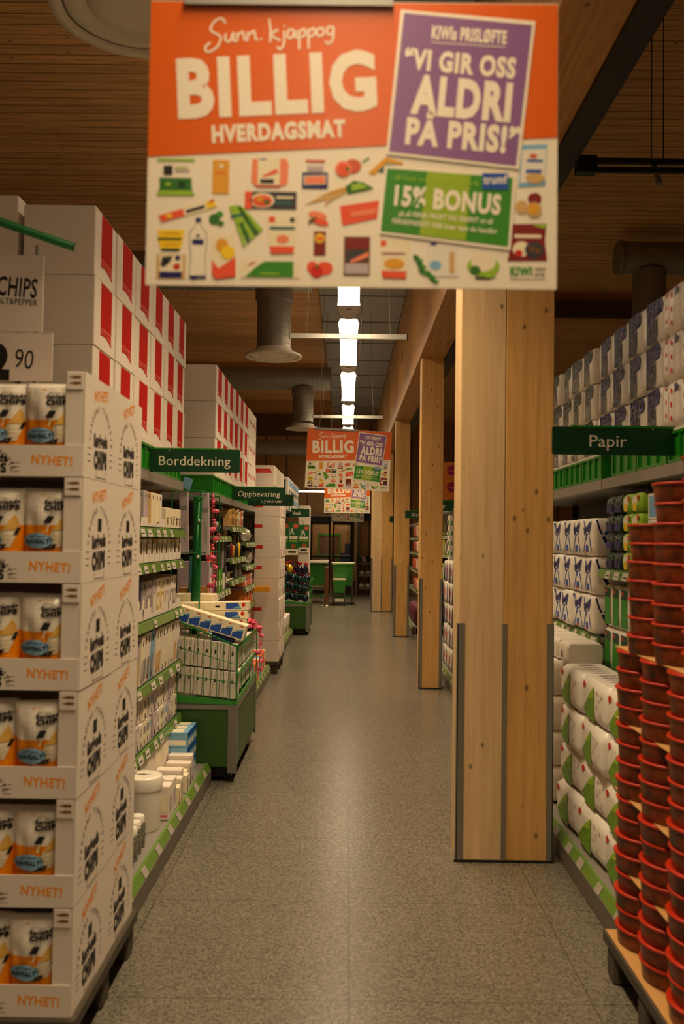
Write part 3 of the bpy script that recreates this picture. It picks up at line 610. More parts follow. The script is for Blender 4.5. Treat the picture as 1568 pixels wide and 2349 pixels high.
# ================================================================ shelf units
def shelf_unit(name, label, side, x_up, x_base, x_back, y0, y1, shelves, top=True, divs=()):
    """side -1: left of the aisle (faces +X), +1: right (faces -X).  shelves: (z, ya, yb)"""
    t = thing('shelf_unit', label, 'shelf unit', (0, y0, 0)); L = y1-y0
    bx = lambda m, a, b, *r: m.box(min(a, b), max(a, b), *r)
    m = MB(); bx(m, x_back, x_back-side*.02, 0, L, .1, 1.85, 'shelf_dark'); m.build('back_panel', t)
    for y in [0, L]+[d-y0 for d in divs]:
        m = MB(); bx(m, x_back-side*.02, x_back-side*.06, max(y-.02, 0), min(y+.02, L), 0, 1.85, 'shelf_dark'); m.build('upright', t)
    e = -side  # direction towards the aisle
    rng = random.Random(int(y0*100))
    def rail(sh, x, ya, yb, z, tags=True):
        r = MB(); pts = lambda y: [(x, y, z+.004), (x+e*.012, y, z), (x+e*.022, y, z-.046), (x, y, z-.046)]
        r.loft([pts(ya), pts(yb)], 'green_rail', True, False)
        r.box(min(x, x+e*.004), max(x, x+e*.004), ya, yb, z+.003, z+.009, 'dark_green')
        ro = r.build('price_rail', sh)
        return ro
    def tagpos(x, y, z, par, k):
        g = MB(); w = .03+.022*rng.random()
        g.loft([[(x+e*.0145, yy, z-.006), (x+e*.017, yy, z-.006), (x+e*.027, yy, z-.045), (x+e*.0245, yy, z-.045)] for yy in (y-w, y+w)], 'tag', True, False)
        g.box(min(x+e*.022, x+e*.0242), max(x+e*.022, x+e*.0242), y-w*.7, y+w*.5, z-.032, z-.026, 'ink'); return g
    for z, ya, yb in shelves:
        m = MB(); bx(m, x_up, x_back-side*.06, ya-y0, yb-y0, z-.028, z, 'shelf_steel'); sh = m.build('shelf_board', t)
        ro = rail(sh, x_up, ya-y0, yb-y0, z)
        y = ya-y0+.08
        while y < yb-y0-.08:
            if rng.random() < .78: tagpos(x_up, y, z, sh, 0).build('price_tag', sh)
            y += .13+.09*rng.random()
    # bottom shelf with plinth
    m = MB(); bx(m, x_base, x_back-side*.06, 0, L, .095, .12, 'shelf_steel'); bx(m, x_base-e*.03, x_base-e*.05, 0, L, 0, .095, 'shelf_steel'); sh = m.build('base_shelf', t)
    r = MB(); r.loft([[(x_base-e*.012, y, .126), (x_base, y, .126), (x_base+e*.022, y, .09), (x_base-e*.012, y, .09)] for y in (0, L)], 'green_rail', True, False)
    bx(r, x_base+e*.026, x_base-e*.01, 0, L, .004, .089, 'kick_grey'); r.build('price_rail', sh)
    y = .12
    while y < L-.08:
        g = MB(); w = .03+.012*rng.random()
        g.loft([[(x_base+e*.003, yy, .124), (x_base+e*.006, yy, .124), (x_base+e*.026, yy, .0905), (x_base+e*.022, yy, .0905)] for yy in (y-w, y+w)], 'tag_dull', True, False); g.build('price_tag', sh)
        y += .2+.1*rng.random()
    if top:
        m = MB(); bx(m, x_up, x_back-side*.06, 0, L, 1.845, 1.90, 'shelf_steel'); m.build('top_shelf', t)
    return t
A0, A1, B0, B1 = 3.5, 5.725, 6.99, 10.22
XL, XR = -1.05, 1.40
shelf_unit('a', 'green railed shelf unit of napkins and candles under the Borddekning sign', -1, XL, -.865, -1.52, A0, A1,
           [(z, A0, A1) for z in (1.595, 1.405, 1.105, .775, .44)])
shelf_unit('b', 'dark shelf unit of kitchen tools and storage under the Oppbevaring sign', -1, XL, -.87, -1.52, B0, B1,
           [(1.56, B0, 8.05), (1.10, B0, 8.05), (1.65, 8.07, 9.2), (1.36, 8.07, 9.2), (1.16, 8.07, 9.2), (1.5, 9.22, B1), (1.26, 9.22, B1), (1.04, 9.22, B1), (.84, 9.22, B1), (.62, B0, 9.2)], divs=(8.06, 9.21))
shelf_unit('c', 'shelf unit of cleaning goods behind the white carton stack by the Vask sign', -1, XL, -.87, -1.52, 11.4, 14.4, [(z, 11.4, 14.4) for z in (.5, .9, 1.3, 1.6)])
RA0, RA1, RB1 = 3.4, 4.97, 7.4
shelf_unit('d', 'green railed shelf unit nearest on the right, under the Papir sign', 1, XR, 1.08, 1.9, RA0, RA1, [(1.405, RA0, RA1), (.87, RA0, RA1)])
shelf_unit('e', 'shelf unit of kitchen paper just beyond the Papir sign on the right', 1, XR, 1.08, 1.9, RA1+.01, RB1, [(1.03, RA1+.01, RB1)])
shelf_unit('f', 'shelf unit of white packs and bottles seen right of the second timber column', 1, XR, 1.1, 1.9, 8.6, 13.4, [(z, 11.2, 13.4) for z in (1.0, 1.35, 1.62)])
shelf_unit('g', 'far right shelf unit of hanging bags seen between the tan columns', 1, XR, 1.1, 1.9, 14.9, 20.5, [(z, 14.9, 20.5) for z in (.55, .95, 1.3, 1.6)])

# crates on the top shelves
def crate_mesh(L=.40):
    m = MB(); h, w = .135, .28   # open green plastic crate, ribbed
    m.box(0, w, 0, L, 0, .006, 'green_crate')
    for x in (0, w-.008): m.box(x, x+.008, .008, L-.008, .006, h, 'green_crate')
    for y in (0, L-.008): m.box(0, w, y, y+.008, .006, h, 'green_crate')
    r = MB()
    for a, b, c, d in ((-.012, .006, -.004, L+.004), (w-.006, w+.012, -.004, L+.004), (-.012, w+.012, -.006, .010), (-.012, w+.012, L-.010, L+.006)): r.box(a, b, c, d, h-.012, h, 'green_crate')
    r.box(-.010, 0, -.003, L+.003, 0, .012, 'green_crate')
    for k in range(4): y = (L-.016)*k/3; r.box(-.011, 0, y, y+.016, .012, h-.012, 'green_crate'); r.box(w, w+.011, y, y+.016, .012, h-.012, 'green_crate')
    for k in range(3): x = .06+k*.08; r.box(x, x+.012, -.009, 0, .01, h-.012, 'green_crate')
    return m.mesh('crate_box'), r.mesh('crate_rim')
_cr = crate_mesh()
def crates(x, y0, n, flip, where, grp):
    for k in range(n):
        t = thing('plastic_crate', 'empty green crate, %s from the near end %s' % (ORD[k], where), 'crate', (x, y0+k*.42+(.40 if flip else 0), 1.902), (0, 0, PI if flip else 0), grp)
        put('crate_box', _cr[0], t); put('ribbed_rim', _cr[1], t)
crates(XL-.012, 3.55, 5, True, 'on the shelf top above napkins', 'green crates on the shelf tops')
crates(XL-.012, 7.0, 7, True, 'on the shelf top above kitchen tools', 'green crates on the shelf tops')
crates(XR+.012, 3.55, 3, False, 'on the right top behind Papir sign', 'green crates on the shelf tops')
crates(XR+.012, 4.99, 5, False, 'on the right top beyond Papir sign', 'green crates on the shelf tops')

# tall cartons with red panels on top of the left units
def red_carton_mesh(L, red=True):
    m = MB(); h = .306; m.rbox(-.30, 0, .0, L-.006, 0, h, 'carton', .004, 1)
    fr = lambda u, v, k=1: Vector((.0005*k, u*L, v*h))
    if red:
        m.rect(fr, .27, .33, .78, .985, 'red_print'); m.poly(fr, [(.27, .33), (.78, .33), (.78, .19), (.52, .225), (.27, .21)], 'red_pale')
        m.text(fr, 'ESSENS', (.30, .235), (.75, .235), .075, 'red_print', 2, .02)
        m.poly(fr, [(.27, .205), (.40, .22), (.52, .215), (.65, .185), (.78, .13), (.78, .175), (.65, .215), (.52, .235), (.40, .235), (.27, .225)], 'red_print', 2)
    else:
        for k in range(4):
            c = .18+.2*k; m.ell(fr, c, .60-.02*k, .06, .05, 'red_print', 1, 10, .6); m.ell(fr, c+.05, .54-.02*k, .05, .03, 'red_print', 2, 8, -.5); m.ell(fr, c-.03, .66-.02*k, .02, .05, 'red_print', 2, 8)
    m.rect(fr, .0, .0, 1, .006, 'carton_edge')
    return m.mesh('tall_carton')
_rc = [red_carton_mesh(.34), red_carton_mesh(.34, False)]
def tall_cartons(y0, pitches, where, plain_from=99, x=XL-.01):
    y = y0
    for c, p in enumerate(pitches):
        for k in range(3):
            o = put('tall_carton', _rc[1 if c >= plain_from else 0], None, (x+random.uniform(-.004, .004), y, 2.052+k*.292))
            o.scale = (1, p/.345, .291/.307)
            what = 'red-marked white' if c >= plain_from else 'red panelled white'
            tag(o, '%s carton, %s row, %s stack from the near end %s' % (what, ('bottom', 'middle', 'top')[k], ORD[c], where), 'carton', 'white and red cartons on the left shelf tops')
        y += p
tall_cartons(3.70, [.345, .36, .37, .345, .33, .335], 'above the napkins')
tall_cartons(7.12, [.40, .38, .37, .42, .40, .40, .40, .40], 'above the tools', 6)
for k in range(3):
    o = put('tall_carton', _rc[0], None, (XL-.345, 3.72, 2.052+k*.307))
    tag(o, 'white carton behind the chips placard at the left edge, %s of its stack' % ('bottom', 'middle', 'top')[k], 'carton', 'white cartons at the left edge')
# boards under the cartons, lying across the crates
for y0, y1, lab in ((3.66, 5.83, 'white board lying across the crates under the nearer red cartons'), (7.1, 10.35, 'white board lying across the crates under the farther red cartons')):
    tag(MB().box(-1.46, XL-.004, y0, y1, 2.039, 2.05, 'carton').build('carrier_board'), lab, 'board')

# ================================================================ goods on the left unit
def pack(name, w, d, h, col, prints=(), r=.004, soft=False, face=1):
    """upright pack, origin bottom centre of its aisle face; w along the aisle, d into the shelf.  face +1 looks to +X"""
    m = MB(); a, b = (-d, 0) if face > 0 else (0, d)
    if soft: m.rbox(a, b, -w/2, w/2, 0, h, col, min(.02, w*.2, d*.2), 3, True, .004)
    else: m.rbox(a, b, -w/2, w/2, 0, h, col, r, 1)
    for p in prints: print_on(m, p, w, d, h, face, .0045 if soft else .0003)
    return m.mesh(name)
def print_on(m, p, w, d, h, face, off=.0):
    where, shape, c = p[0], p[1], p[2]; k = p[3] if len(p) > 3 else 1
    if where == 'f': fr = lambda u, v, k=1: Vector((face*(off+.0005*k), (u-.5)*w*face, v*h))
    elif where == 'n': fr = lambda u, v, k=1: Vector(((u-1)*d if face > 0 else u*d, -w/2-off-.0005*k, v*h))
    else: fr = lambda u, v, k=1: Vector(((u-1)*d if face > 0 else u*d, (v-.5)*w, h+.0005*k))
    if shape[0] == 'r': m.rect(fr, *shape[1:5], c, k)
    elif shape[0] == 'e': m.ell(fr, *shape[1:5], c, k)
    elif shape[0] == 't': m.text(fr, shape[1], shape[2], shape[3], shape[4], c, k, .03)
    elif shape[0] == 's': m.stroke(fr, shape[1], shape[2], c, k)
    else: m.poly(fr, shape[1], c, k)
def row(name, me, label, cat, n, y0, dy, x, z, grp, jit=.006, end='near end', lab2='', tilt=0.):
    for k in range(n):
        mm = me[k % len(me)] if isinstance(me, list) else me
        o = put(name, mm, None, (x+random.uniform(-jit, jit), y0+k*dy, z), (0, tilt, random.uniform(-.03, .03)))
        lb = label[k % len(label)] if isinstance(label, list) else label
        tag(o, '%s, %s from the near end %s' % (lb, ORD[k] if k < 20 else 'last', lab2), cat, grp)
g_nap = lambda c, c2, w=.1, h=.17: pack('napkin_pack', w, .16, h, c, [('f', ('r', .12, .12, .88, .6), c2), ('f', ('r', .42, .78, .58, .92), 'ink', 2), ('f', ('e', .5, .36, .25, .16), 'letter_white', 2)])
def tray_mesh(w, d, h, col='carton', notch=True, face=1):
    m = MB(); a, b = -d, 0
    m.box(a, b, -w/2, w/2, 0, .004, col)
    for y in (-w/2, w/2-.003): m.box(a, b, y, y+.003, .004, h, col)
    m.box(a, a+.003, -w/2+.003, w/2-.003, .004, h, col)
    m.box(b-.003, b, -w/2+.003, w/2-.003, .004, h*.45, col)
    for s in (-1, 1): m.box(b-.003, b, min(s*w/2, s*w*.22), max(s*w/2, s*w*.22), h*.45, h, col)
    return m.mesh('display_tray')
def left_goods():
    xs = XL-.01
    # shelf 1 (top): dark red round, tray of tall packs, five small cartons
    o = tag(MB().lathe([(.02, 0), (.05, .01), (.052, .1), (.03, .12)], 'dark_red', 20).build('candle_jar', None, (xs-.06, 4.50, 1.597)), 'round dark red candle on the top shelf beside the chips cartons', 'candle')
    t = tag(put('display_tray', tray_mesh(.62, .26, .055), None, (xs, 4.92, 1.597)), 'low white tray of tall packs on the top shelf under Borddekning', 'tray')
    pm = [pack('tall_pack', .085, .2, .19, c, [('f', ('r', .3, .82, .5, .92), 'ink')]) for c in ('grey', 'lilac', 'tan', 'cream', 'cream', 'carton')]
    row('tall_pack', pm, ['grey tall pack', 'mauve tall pack', 'tan tall pack', 'cream tall pack', 'cream tall pack', 'white tall pack'], 'pack', 6, 4.665, .099, xs-.012, 1.603, 'tall packs in the top tray', .003, lab2='of the white tray on the top shelf')
    cm = pack('candle_carton', .075, .24, .125, 'cream', [('f', ('r', .3, .2, .7, .45), 'brown'), ('f', ('r', .1, .48, .9, .52), 'ink'), ('f', ('r', .1, .56, .9, .58), 'ink')])
    row('candle_carton', cm, 'small white candle carton', 'carton', 5, 5.30, .092, xs, 1.597, 'candle cartons on the top shelf', .002, lab2='on the top shelf')
    # shelf 2: nine notched trays of candles
    tm = tray_mesh(.115, .26, .105)
    cd = MB(); 
    for i in range(2): cd.rbox(-.24+.12*i, -.135+.12*i, -.05, .05, 0, .135, 'candle', .006, 1)
    cdm = cd.mesh('candle_block')
    for k in range(14):
        y = 3.98+k*.13
        tag(put('candle_tray', tm, None, (xs, y, 1.408), (0, 0, random.uniform(-.02, .02))), 'white notched candle tray, %s from the near end on the second shelf' % ORD[k], 'tray', 'candle trays on the second shelf')
        o = MB(); o.rbox(-.245, -.008, -.05, .05, 0, .13, ('tan', 'cream', 'cream', 'carton')[k % 4], .01, 2)
        tag(o.build('candle_pack', None, (xs, y, 1.413)), '%s candle pack in the %s notched tray from the near end' % (('tan', 'cream', 'cream', 'white')[k % 4], ORD[k]), 'candle pack', 'candle packs on the second shelf')
    # shelf 3: napkin packs in long trays
    cols = [('lilac', 'grey'), ('navy', 'charcoal'), ('navy', 'charcoal'), ('grey', 'lilac'), ('lilac', 'grey'), ('lilac', 'carton'), ('cream', 'tan'), ('cream', 'tan'), ('carton', 'lilac'), ('carton', 'grey'), ('carton', 'grey')]
    names = ['mauve', 'dark blue', 'dark blue', 'grey', 'mauve', 'mauve', 'cream', 'cream', 'white', 'white', 'white']
    pm = [g_nap(a, b, .105, .2) for a, b in cols]
    row('napkin_pack', pm, [n+' napkin pack' for n in names], 'napkins', 11, 4.38, .123, xs-.012, 1.114, 'napkin packs on the third shelf', .004, lab2='on the third shelf', tilt=.04)
    for k, (y, L) in enumerate(((4.5, .36), (5.02, .64), (5.54, .36))):
        tag(put('display_tray', tray_mesh(L, .27, .06), None, (xs+.004, y, 1.108)), 'white napkin tray, %s from the near end of the third shelf' % ORD[k], 'tray', 'napkin trays on the third shelf')
    # shelf 4: upright napkin packs, tall and slim
    cols = ['carton', 'sky', 'cream', 'lilac', 'cream', 'carton', 'carton', 'sky', 'carton', 'cream', 'carton', 'carton', 'cream', 'carton', 'carton', 'carton']
    nm = {'carton': 'white', 'sky': 'pale blue', 'cream': 'cream', 'lilac': 'mauve'}
    pm = [pack('napkin_pack', .074, .18, .26, c, [('f', ('r', .3, .8, .6, .93), 'ink'), ('f', ('r', .15, .08, .85, .5), random.choice(['lilac', 'cream', 'grey', 'carton', 'tan'])), ('f', ('r', .3, .05, .7, .16), random.choice(['brown', 'box_orange', 'grey']), 2)]) for c in cols]
    row('napkin_pack', pm, ['slim %s napkin pack' % nm[c] for c in cols], 'napkins', 16, 4.3, .09, xs, .778, 'napkin packs on the fourth shelf', .006, lab2='on the fourth shelf', tilt=.05)
    # shelf 5: small packets in two tiers
    pm = [pack('paper_packet', .07, .16, .13, c, [('f', ('r', .2, .5, .8, .8), d), ('f', ('r', .4, .08, .62, .28), 'charcoal', 2)]) for c, d in (('carton', 'lilac'), ('cream', 'grey'), ('carton', 'grey'), ('carton', 'sky'), ('lilac', 'carton'))]
    for j in range(2):
        row('paper_packet', pm, 'small pale packet', 'napkins', 17, 4.28, .085, xs-.002, .443+j*.135, 'paper packets on the fifth shelf', .006, lab2='in the %s layer of shelf five' % ('lower', 'upper')[j])
    # bottom shelf
    xb = -.885; z = .122
    t = thing('lidded_tub', 'big white round tub with a lid on the bottom shelf beside the chips pallet', 'tub', (-.985, 4.45, z))
    MB().lathe([(.082, 0), (.086, .015), (.088, .205)], 'plastic_white', 40).build('tub_body', t); m = MB().lathe([(.093, .203), (.094, .208), (.094, .262), (.09, .27), (.08, .272)], 'plastic_white', 40)
    m.poly(lambda u, v, k=1: Vector((u, v, .2725+.0004*k)), [(-.04, .0), (-.012, -.01), (.04, .006), (.015, .004), (.0, .011), (-.02, .005)], 'ink'); m.build('lid', t); t.scale = (1, 1, .96)
    jm = [MB().lathe([(.02, 0), (.036, .004), (.037, .10), (.028, .118)], 'film_silver', 20).mesh('jar_body'), MB().lathe([(.031, .112), (.031, .14), (.028, .143)], 'lid_light', 20).mesh('jar_lid')]
    for k in range(6):
        t = thing('glass_jar', 'small pale lidded jar, %s from the near end below the white tub' % ORD[k], 'jar', (-.93-.004*k, 3.74+k*.09, z), group='lidded jars on the bottom shelf'); put('jar_body', jm[0], t); put('jar_lid', jm[1], t)
    pm = pack('white_carton', .1, .05, .17, 'carton', [('n', ('r', .1, .1, .9, .16), 'pink'), ('n', ('r', .15, .25, .85, .75), 'cream'), ('f', ('r', .2, .2, .8, .7), 'lilac')])
    row('pale_carton', pm, 'pale slim carton', 'carton', 2, 4.62, .12, xb, z, 'pale cartons by the white tub', .01, lab2='right of the white tub')
    pm = [pack('paper_bag', .07, .14, .10+.025*(k % 3), c, [('f', ('r', .2, .1, .7, .8), d), ('f', ('r', .1, .0, .5, .2), 'brown', 2)]) for k, (c, d) in enumerate((('cream', 'tan'), ('carton', 'grey'), ('carton', 'lilac'), ('cream', 'grey')))]
    row('paper_bag', pm, 'pale patterned bag pack', 'pack', 7, 4.84, .083, xb-.002, z, 'pale packs along the bottom shelf', .012, lab2='along the bottom shelf edge')
    # striped and white boxes stacked behind
    sm = MB(); sm.rbox(-.33, 0, -.16, .16, 0, .132, 'carton', .004, 1)
    fr = lambda u, v, k=1: Vector((-.33+.33*u, -.16-.0006*k, .132*v))
    for k in range(8): sm.rect(fr, .02+k*.125, .03, .08+k*.125, .6, 'charcoal'); sm.rect(fr, .02+k*.125, .62, .08+k*.125, .97, 'lilac')
    smm = sm.mesh('striped_box')
    for j in range(2): tag(put('striped_box', smm, None, (-1.04, 4.80, z+j*.133)), 'grey striped white box, %s of two stacked on the bottom shelf' % ('lower', 'upper')[j], 'box', 'striped boxes on the bottom shelf')
    wm = pack('white_box', .19, .15, .132, 'carton', [('f', ('r', .2, .2, .8, .7), 'cream'), ('u', ('r', .2, .2, .8, .8), 'lilac')])
    for a in range(2):
        for b in range(2):
            for j in range(2):
                tag(put('white_box', wm, None, (-1.04-.16*b, 5.07+.2*a, z+j*.134)), 'plain white box, %s layer, %s pair, %s column, behind the striped boxes' % (('lower', 'upper')[j], ('near', 'far')[a], ('aisle', 'inner')[b]), 'box', 'white boxes on the bottom shelf')
    bm = pack('blue_box', .1, .13, .088, 'sky', [('f', ('r', .0, .6, 1, 1), 'blue'), ('u', ('r', .0, .1, .75, .9), 'cream'), ('f', ('r', .2, .1, .8, .4), 'letter_white', 2), ('n', ('r', .1, .15, .9, .5), 'letter_white')])
    for a in range(3):
        for b in range(2):
            for j in range(3):
                tag(put('blue_box', bm, None, (-.93-.15*b, 5.42+.105*a, z+j*.09)), 'pale blue box, %s layer, %s from the near end, %s column, beside the green wagon' % (('lower', 'middle', 'upper')[j], ORD[a], ('aisle', 'inner')[b]), 'box', 'blue boxes beside the green wagon')
    for k, (y, z0, h, c) in enumerate(((3.98, .443, .2, 'carton'), (4.1, .778, .2, 'cream'), (4.2, 1.108, .22, 'lilac'))):
        pass
left_goods()

def tool_unit():
    xs = XL-.012; rng = random.Random(3)
    def P(name, w, d, h, c, pr=()): return pack(name, w, d, h, c, pr)
    # bay one: hanging tools above, storage boxes below
    hang = MB(); hang.tube([(0, 0, -.02), (0, 0, -.12)], .006, 'chrome', 8); hang.rbox(-.012, .012, -.02, .02, -.26, -.11, 'black', .006, 2); hm = hang.mesh('hanging_tool')
    hang2 = MB(); hang2.tube([(0, 0, -.02), (0, 0, -.16)], .009, 'black', 8); hang2.ell(lambda u, v, k=1: Vector((0.004, u, v)), 0, -.2, .04, .05, 'chrome'); hang2.lathe([(.002, -.245), (.035, -.23), (.042, -.2), (.03, -.165), (.004, -.155)], 'steel', 16); hm2 = hang2.mesh('hanging_ladle')
    for k in range(8):
        tag(put('kitchen_tool', (hm, hm2)[k % 2], None, (xs-.03-.05*(k % 3), 7.12+k*.115, 1.84)), '%s kitchen tool, %s from the near end, hanging under the tool unit top' % (('black handled', 'steel ladle like')[k % 2], ORD[k]), 'kitchen tool', 'hanging kitchen tools')
    for k in range(7):
        c = ('coral', 'charcoal', 'charcoal', 'dark_red', 'charcoal', 'grey', 'charcoal')[k]
        tag(MB().rbox(-.03, 0, -.035, .035, -.2-.03*(k % 2), 0, c, .01, 2).tube([(-.015, 0, 0), (-.015, 0, .035)], .004, 'black', 6).build('blister_pack', None, (xs, 7.04+k*.14, 1.51)), '%s hanging pack, %s from the near end below the upper tool rail' % (('orange', 'black', 'black', 'dark red', 'black', 'grey', 'black')[k], ORD[k]), 'pack', 'hanging packs on the tool unit')
    for k, (w, h, c, n) in enumerate(((.16, .26, 'lilac', 'mauve'), (.1, .2, 'teal', 'teal'), (.1, .19, 'plum', 'plum'), (.14, .17, 'lime', 'lime green'), (.14, .18, 'green', 'green'), (.12, .14, 'carton', 'white'), (.12, .2, 'charcoal', 'black'))):
        tag(put('storage_box', P('storage_box', w, .25, h, c, [('f', ('r', .25, .25, .7, .5), 'letter_white')]), None, (xs, 7.04+k*.15, 1.103)), '%s storage box, %s from the near end on the lower tool shelf' % (n, ORD[k]), 'box', 'storage boxes on the tool unit')
    # bay two
    for k in range(9):
        c = ('tan', 'gold', 'tan', 'tan', 'gold', 'cream', 'cream', 'salmon', 'carton')[k]
        tag(put('brush_pack', P('brush_pack', .09, .2, .15+.012*(k % 3), c, [('f', ('r', .2, .1, .8, .5), 'brown'), ('f', ('r', .3, .7, .7, .9), 'ink', 2)]), None, (xs, 8.16+k*.118, 1.653)), '%s upright pack, %s from the near end on the middle bay top shelf' % (('tan', 'golden', 'tan', 'tan', 'golden', 'cream', 'cream', 'pink', 'white')[k], ORD[k]), 'pack', 'tan packs on the middle bay')
    for k in range(7):
        c = ('black', 'dark_red', 'gold', 'black', 'charcoal', 'yellow', 'black')[k]
        m = MB(); m.rbox(-.05, 0, -.03, .03, 0, .12+.02*(k % 2), c, .015, 3, True); m.tube([(-.02, 0, .12), (-.02, .01, .2)], .008, 'yellow' if k in (3, 5) else 'black', 8)
        tag(m.build('cleaning_brush', None, (xs, 8.18+k*.15, 1.363)), '%s brush, %s from the near end on the middle bay second shelf' % (('black', 'red', 'golden', 'black', 'grey', 'yellow', 'black')[k], ORD[k]), 'brush', 'brushes on the middle bay')
    for k in range(3):
        m = MB(); m.lathe([(.05, 0), (.05, .008), (.025, .01), (.025, .06), (.05, .062), (.05, .07)], 'cream', 20)
        tag(m.build('string_spool', None, (xs-.06, 8.2+k*.13, 1.163)), 'cream round spool, %s from the near end in the middle bay' % ORD[k], 'spool', 'spools in the middle bay')
    for k in range(6):
        tag(put('cutlery_pack', P('cutlery_pack', .07, .2, .17, 'charcoal', [('f', ('r', .35, .05, .5, .95), 'lilac'), ('f', ('r', .65, .05, .75, .95), 'grey')]), None, (xs, 8.6+k*.1, 1.163)), 'black and silver cutlery pack, %s from the near end in the middle bay' % ORD[k], 'cutlery', 'cutlery packs')
    tag(put('white_carton', P('white_carton', .12, .2, .15, 'carton', [('f', ('r', .2, .2, .8, .7), 'lilac')]), None, (xs+.02, 8.14, .98+.12)), 'white carton standing out at the divider of the tool unit', 'carton') if False else None
    # bay three
    tag(MB().lathe([(.11, 0), (.115, .008), (.10, .012), (.0, .014)], 'lid_light', 28, caps=False).build('wall_plate', None, (xs-.05, 9.35, 1.73), (0, PI/2, 0)), 'white round plate leaning in the far bay of the tool unit', 'plate')
    for k in range(3):
        m = MB(); m.lathe([(.0, 0), (.05, .02), (.07, .07), (.05, .13), (.0, .15)], 'tinsel', 14)
        tag(m.build('tinsel_ball', None, (xs-.04, 9.5+k*.18, (1.503, 1.503, 1.263)[k])), 'silver tinsel bundle, %s from the near end of the far tool bay' % ORD[k], 'tinsel', 'silver tinsel bundles')
    for k in range(6):
        tag(put('patterned_box', P('patterned_box', .12, .2, .13, ('salmon', 'carton', 'red_pale')[k % 3], [('f', ('e', .5, .6, .3, .2), 'ink'), ('f', ('r', .1, .1, .9, .3), 'red_pale')]), None, (xs+.01, 9.3+k*.145, 1.043)), '%s patterned box, %s from the near end of the far tool bay' % (('salmon', 'white', 'pink')[k % 3], ORD[k]), 'box', 'patterned boxes in the far bay')
    pm = [P('bright_pack', .1, .2, .19, c, [('f', ('r', .1, .1, .9, .45), d), ('f', ('r', .4, .6, .7, .9), 'letter_white', 2), ('f', ('r', .2, .2, .5, .3), 'brown', 2)]) for c, d in (('box_orange', 'coral'), ('salmon', 'cream'), ('coral', 'box_orange'), ('cream', 'coral'), ('sky', 'blue'))]
    pn = ['orange', 'salmon', 'coral', 'cream', 'pale blue']
    row('bright_pack', pm, [n+' pack' for n in pn], 'pack', 16, 7.8, .148, xs+.01, .623, 'bright packs low on the tool unit', .006, lab2='on the low tool shelf')
    row('bright_pack', pm[:4], [n+' pack' for n in pn[:4]], 'pack', 6, 9.3, .15, xs+.012, .843, 'bright packs on the far bay', .006, lab2='on the far bay low shelf')
    row('bright_pack', pm, [n+' pack' for n in pn], 'pack', 14, 8.1, .148, -.89, .122, 'bright packs on the bottom shelf', .006, lab2='on the tool unit bottom shelf')
    for k in range(5): tag(put('blue_striped_pack', P('blue_striped_pack', .1, .2, .2, 'sky', [('f', ('r', .1, .05, .3, .95), 'blue'), ('f', ('r', .5, .05, .65, .95), 'blue')]), None, (xs, 7.1+k*.13, .80-.175)), 'blue striped pack, %s from the near end behind the wagon cartons' % ORD[k], 'pack', 'blue striped packs')
    tag(MB().rbox(-.02, .16, -.06, .06, 0, .06, 'gold', .003, 1).build('shelf_wobbler', None, (XL+.03, 10.16, .95)), 'small golden box jutting out at the end of the tool unit', 'box')
tool_unit()

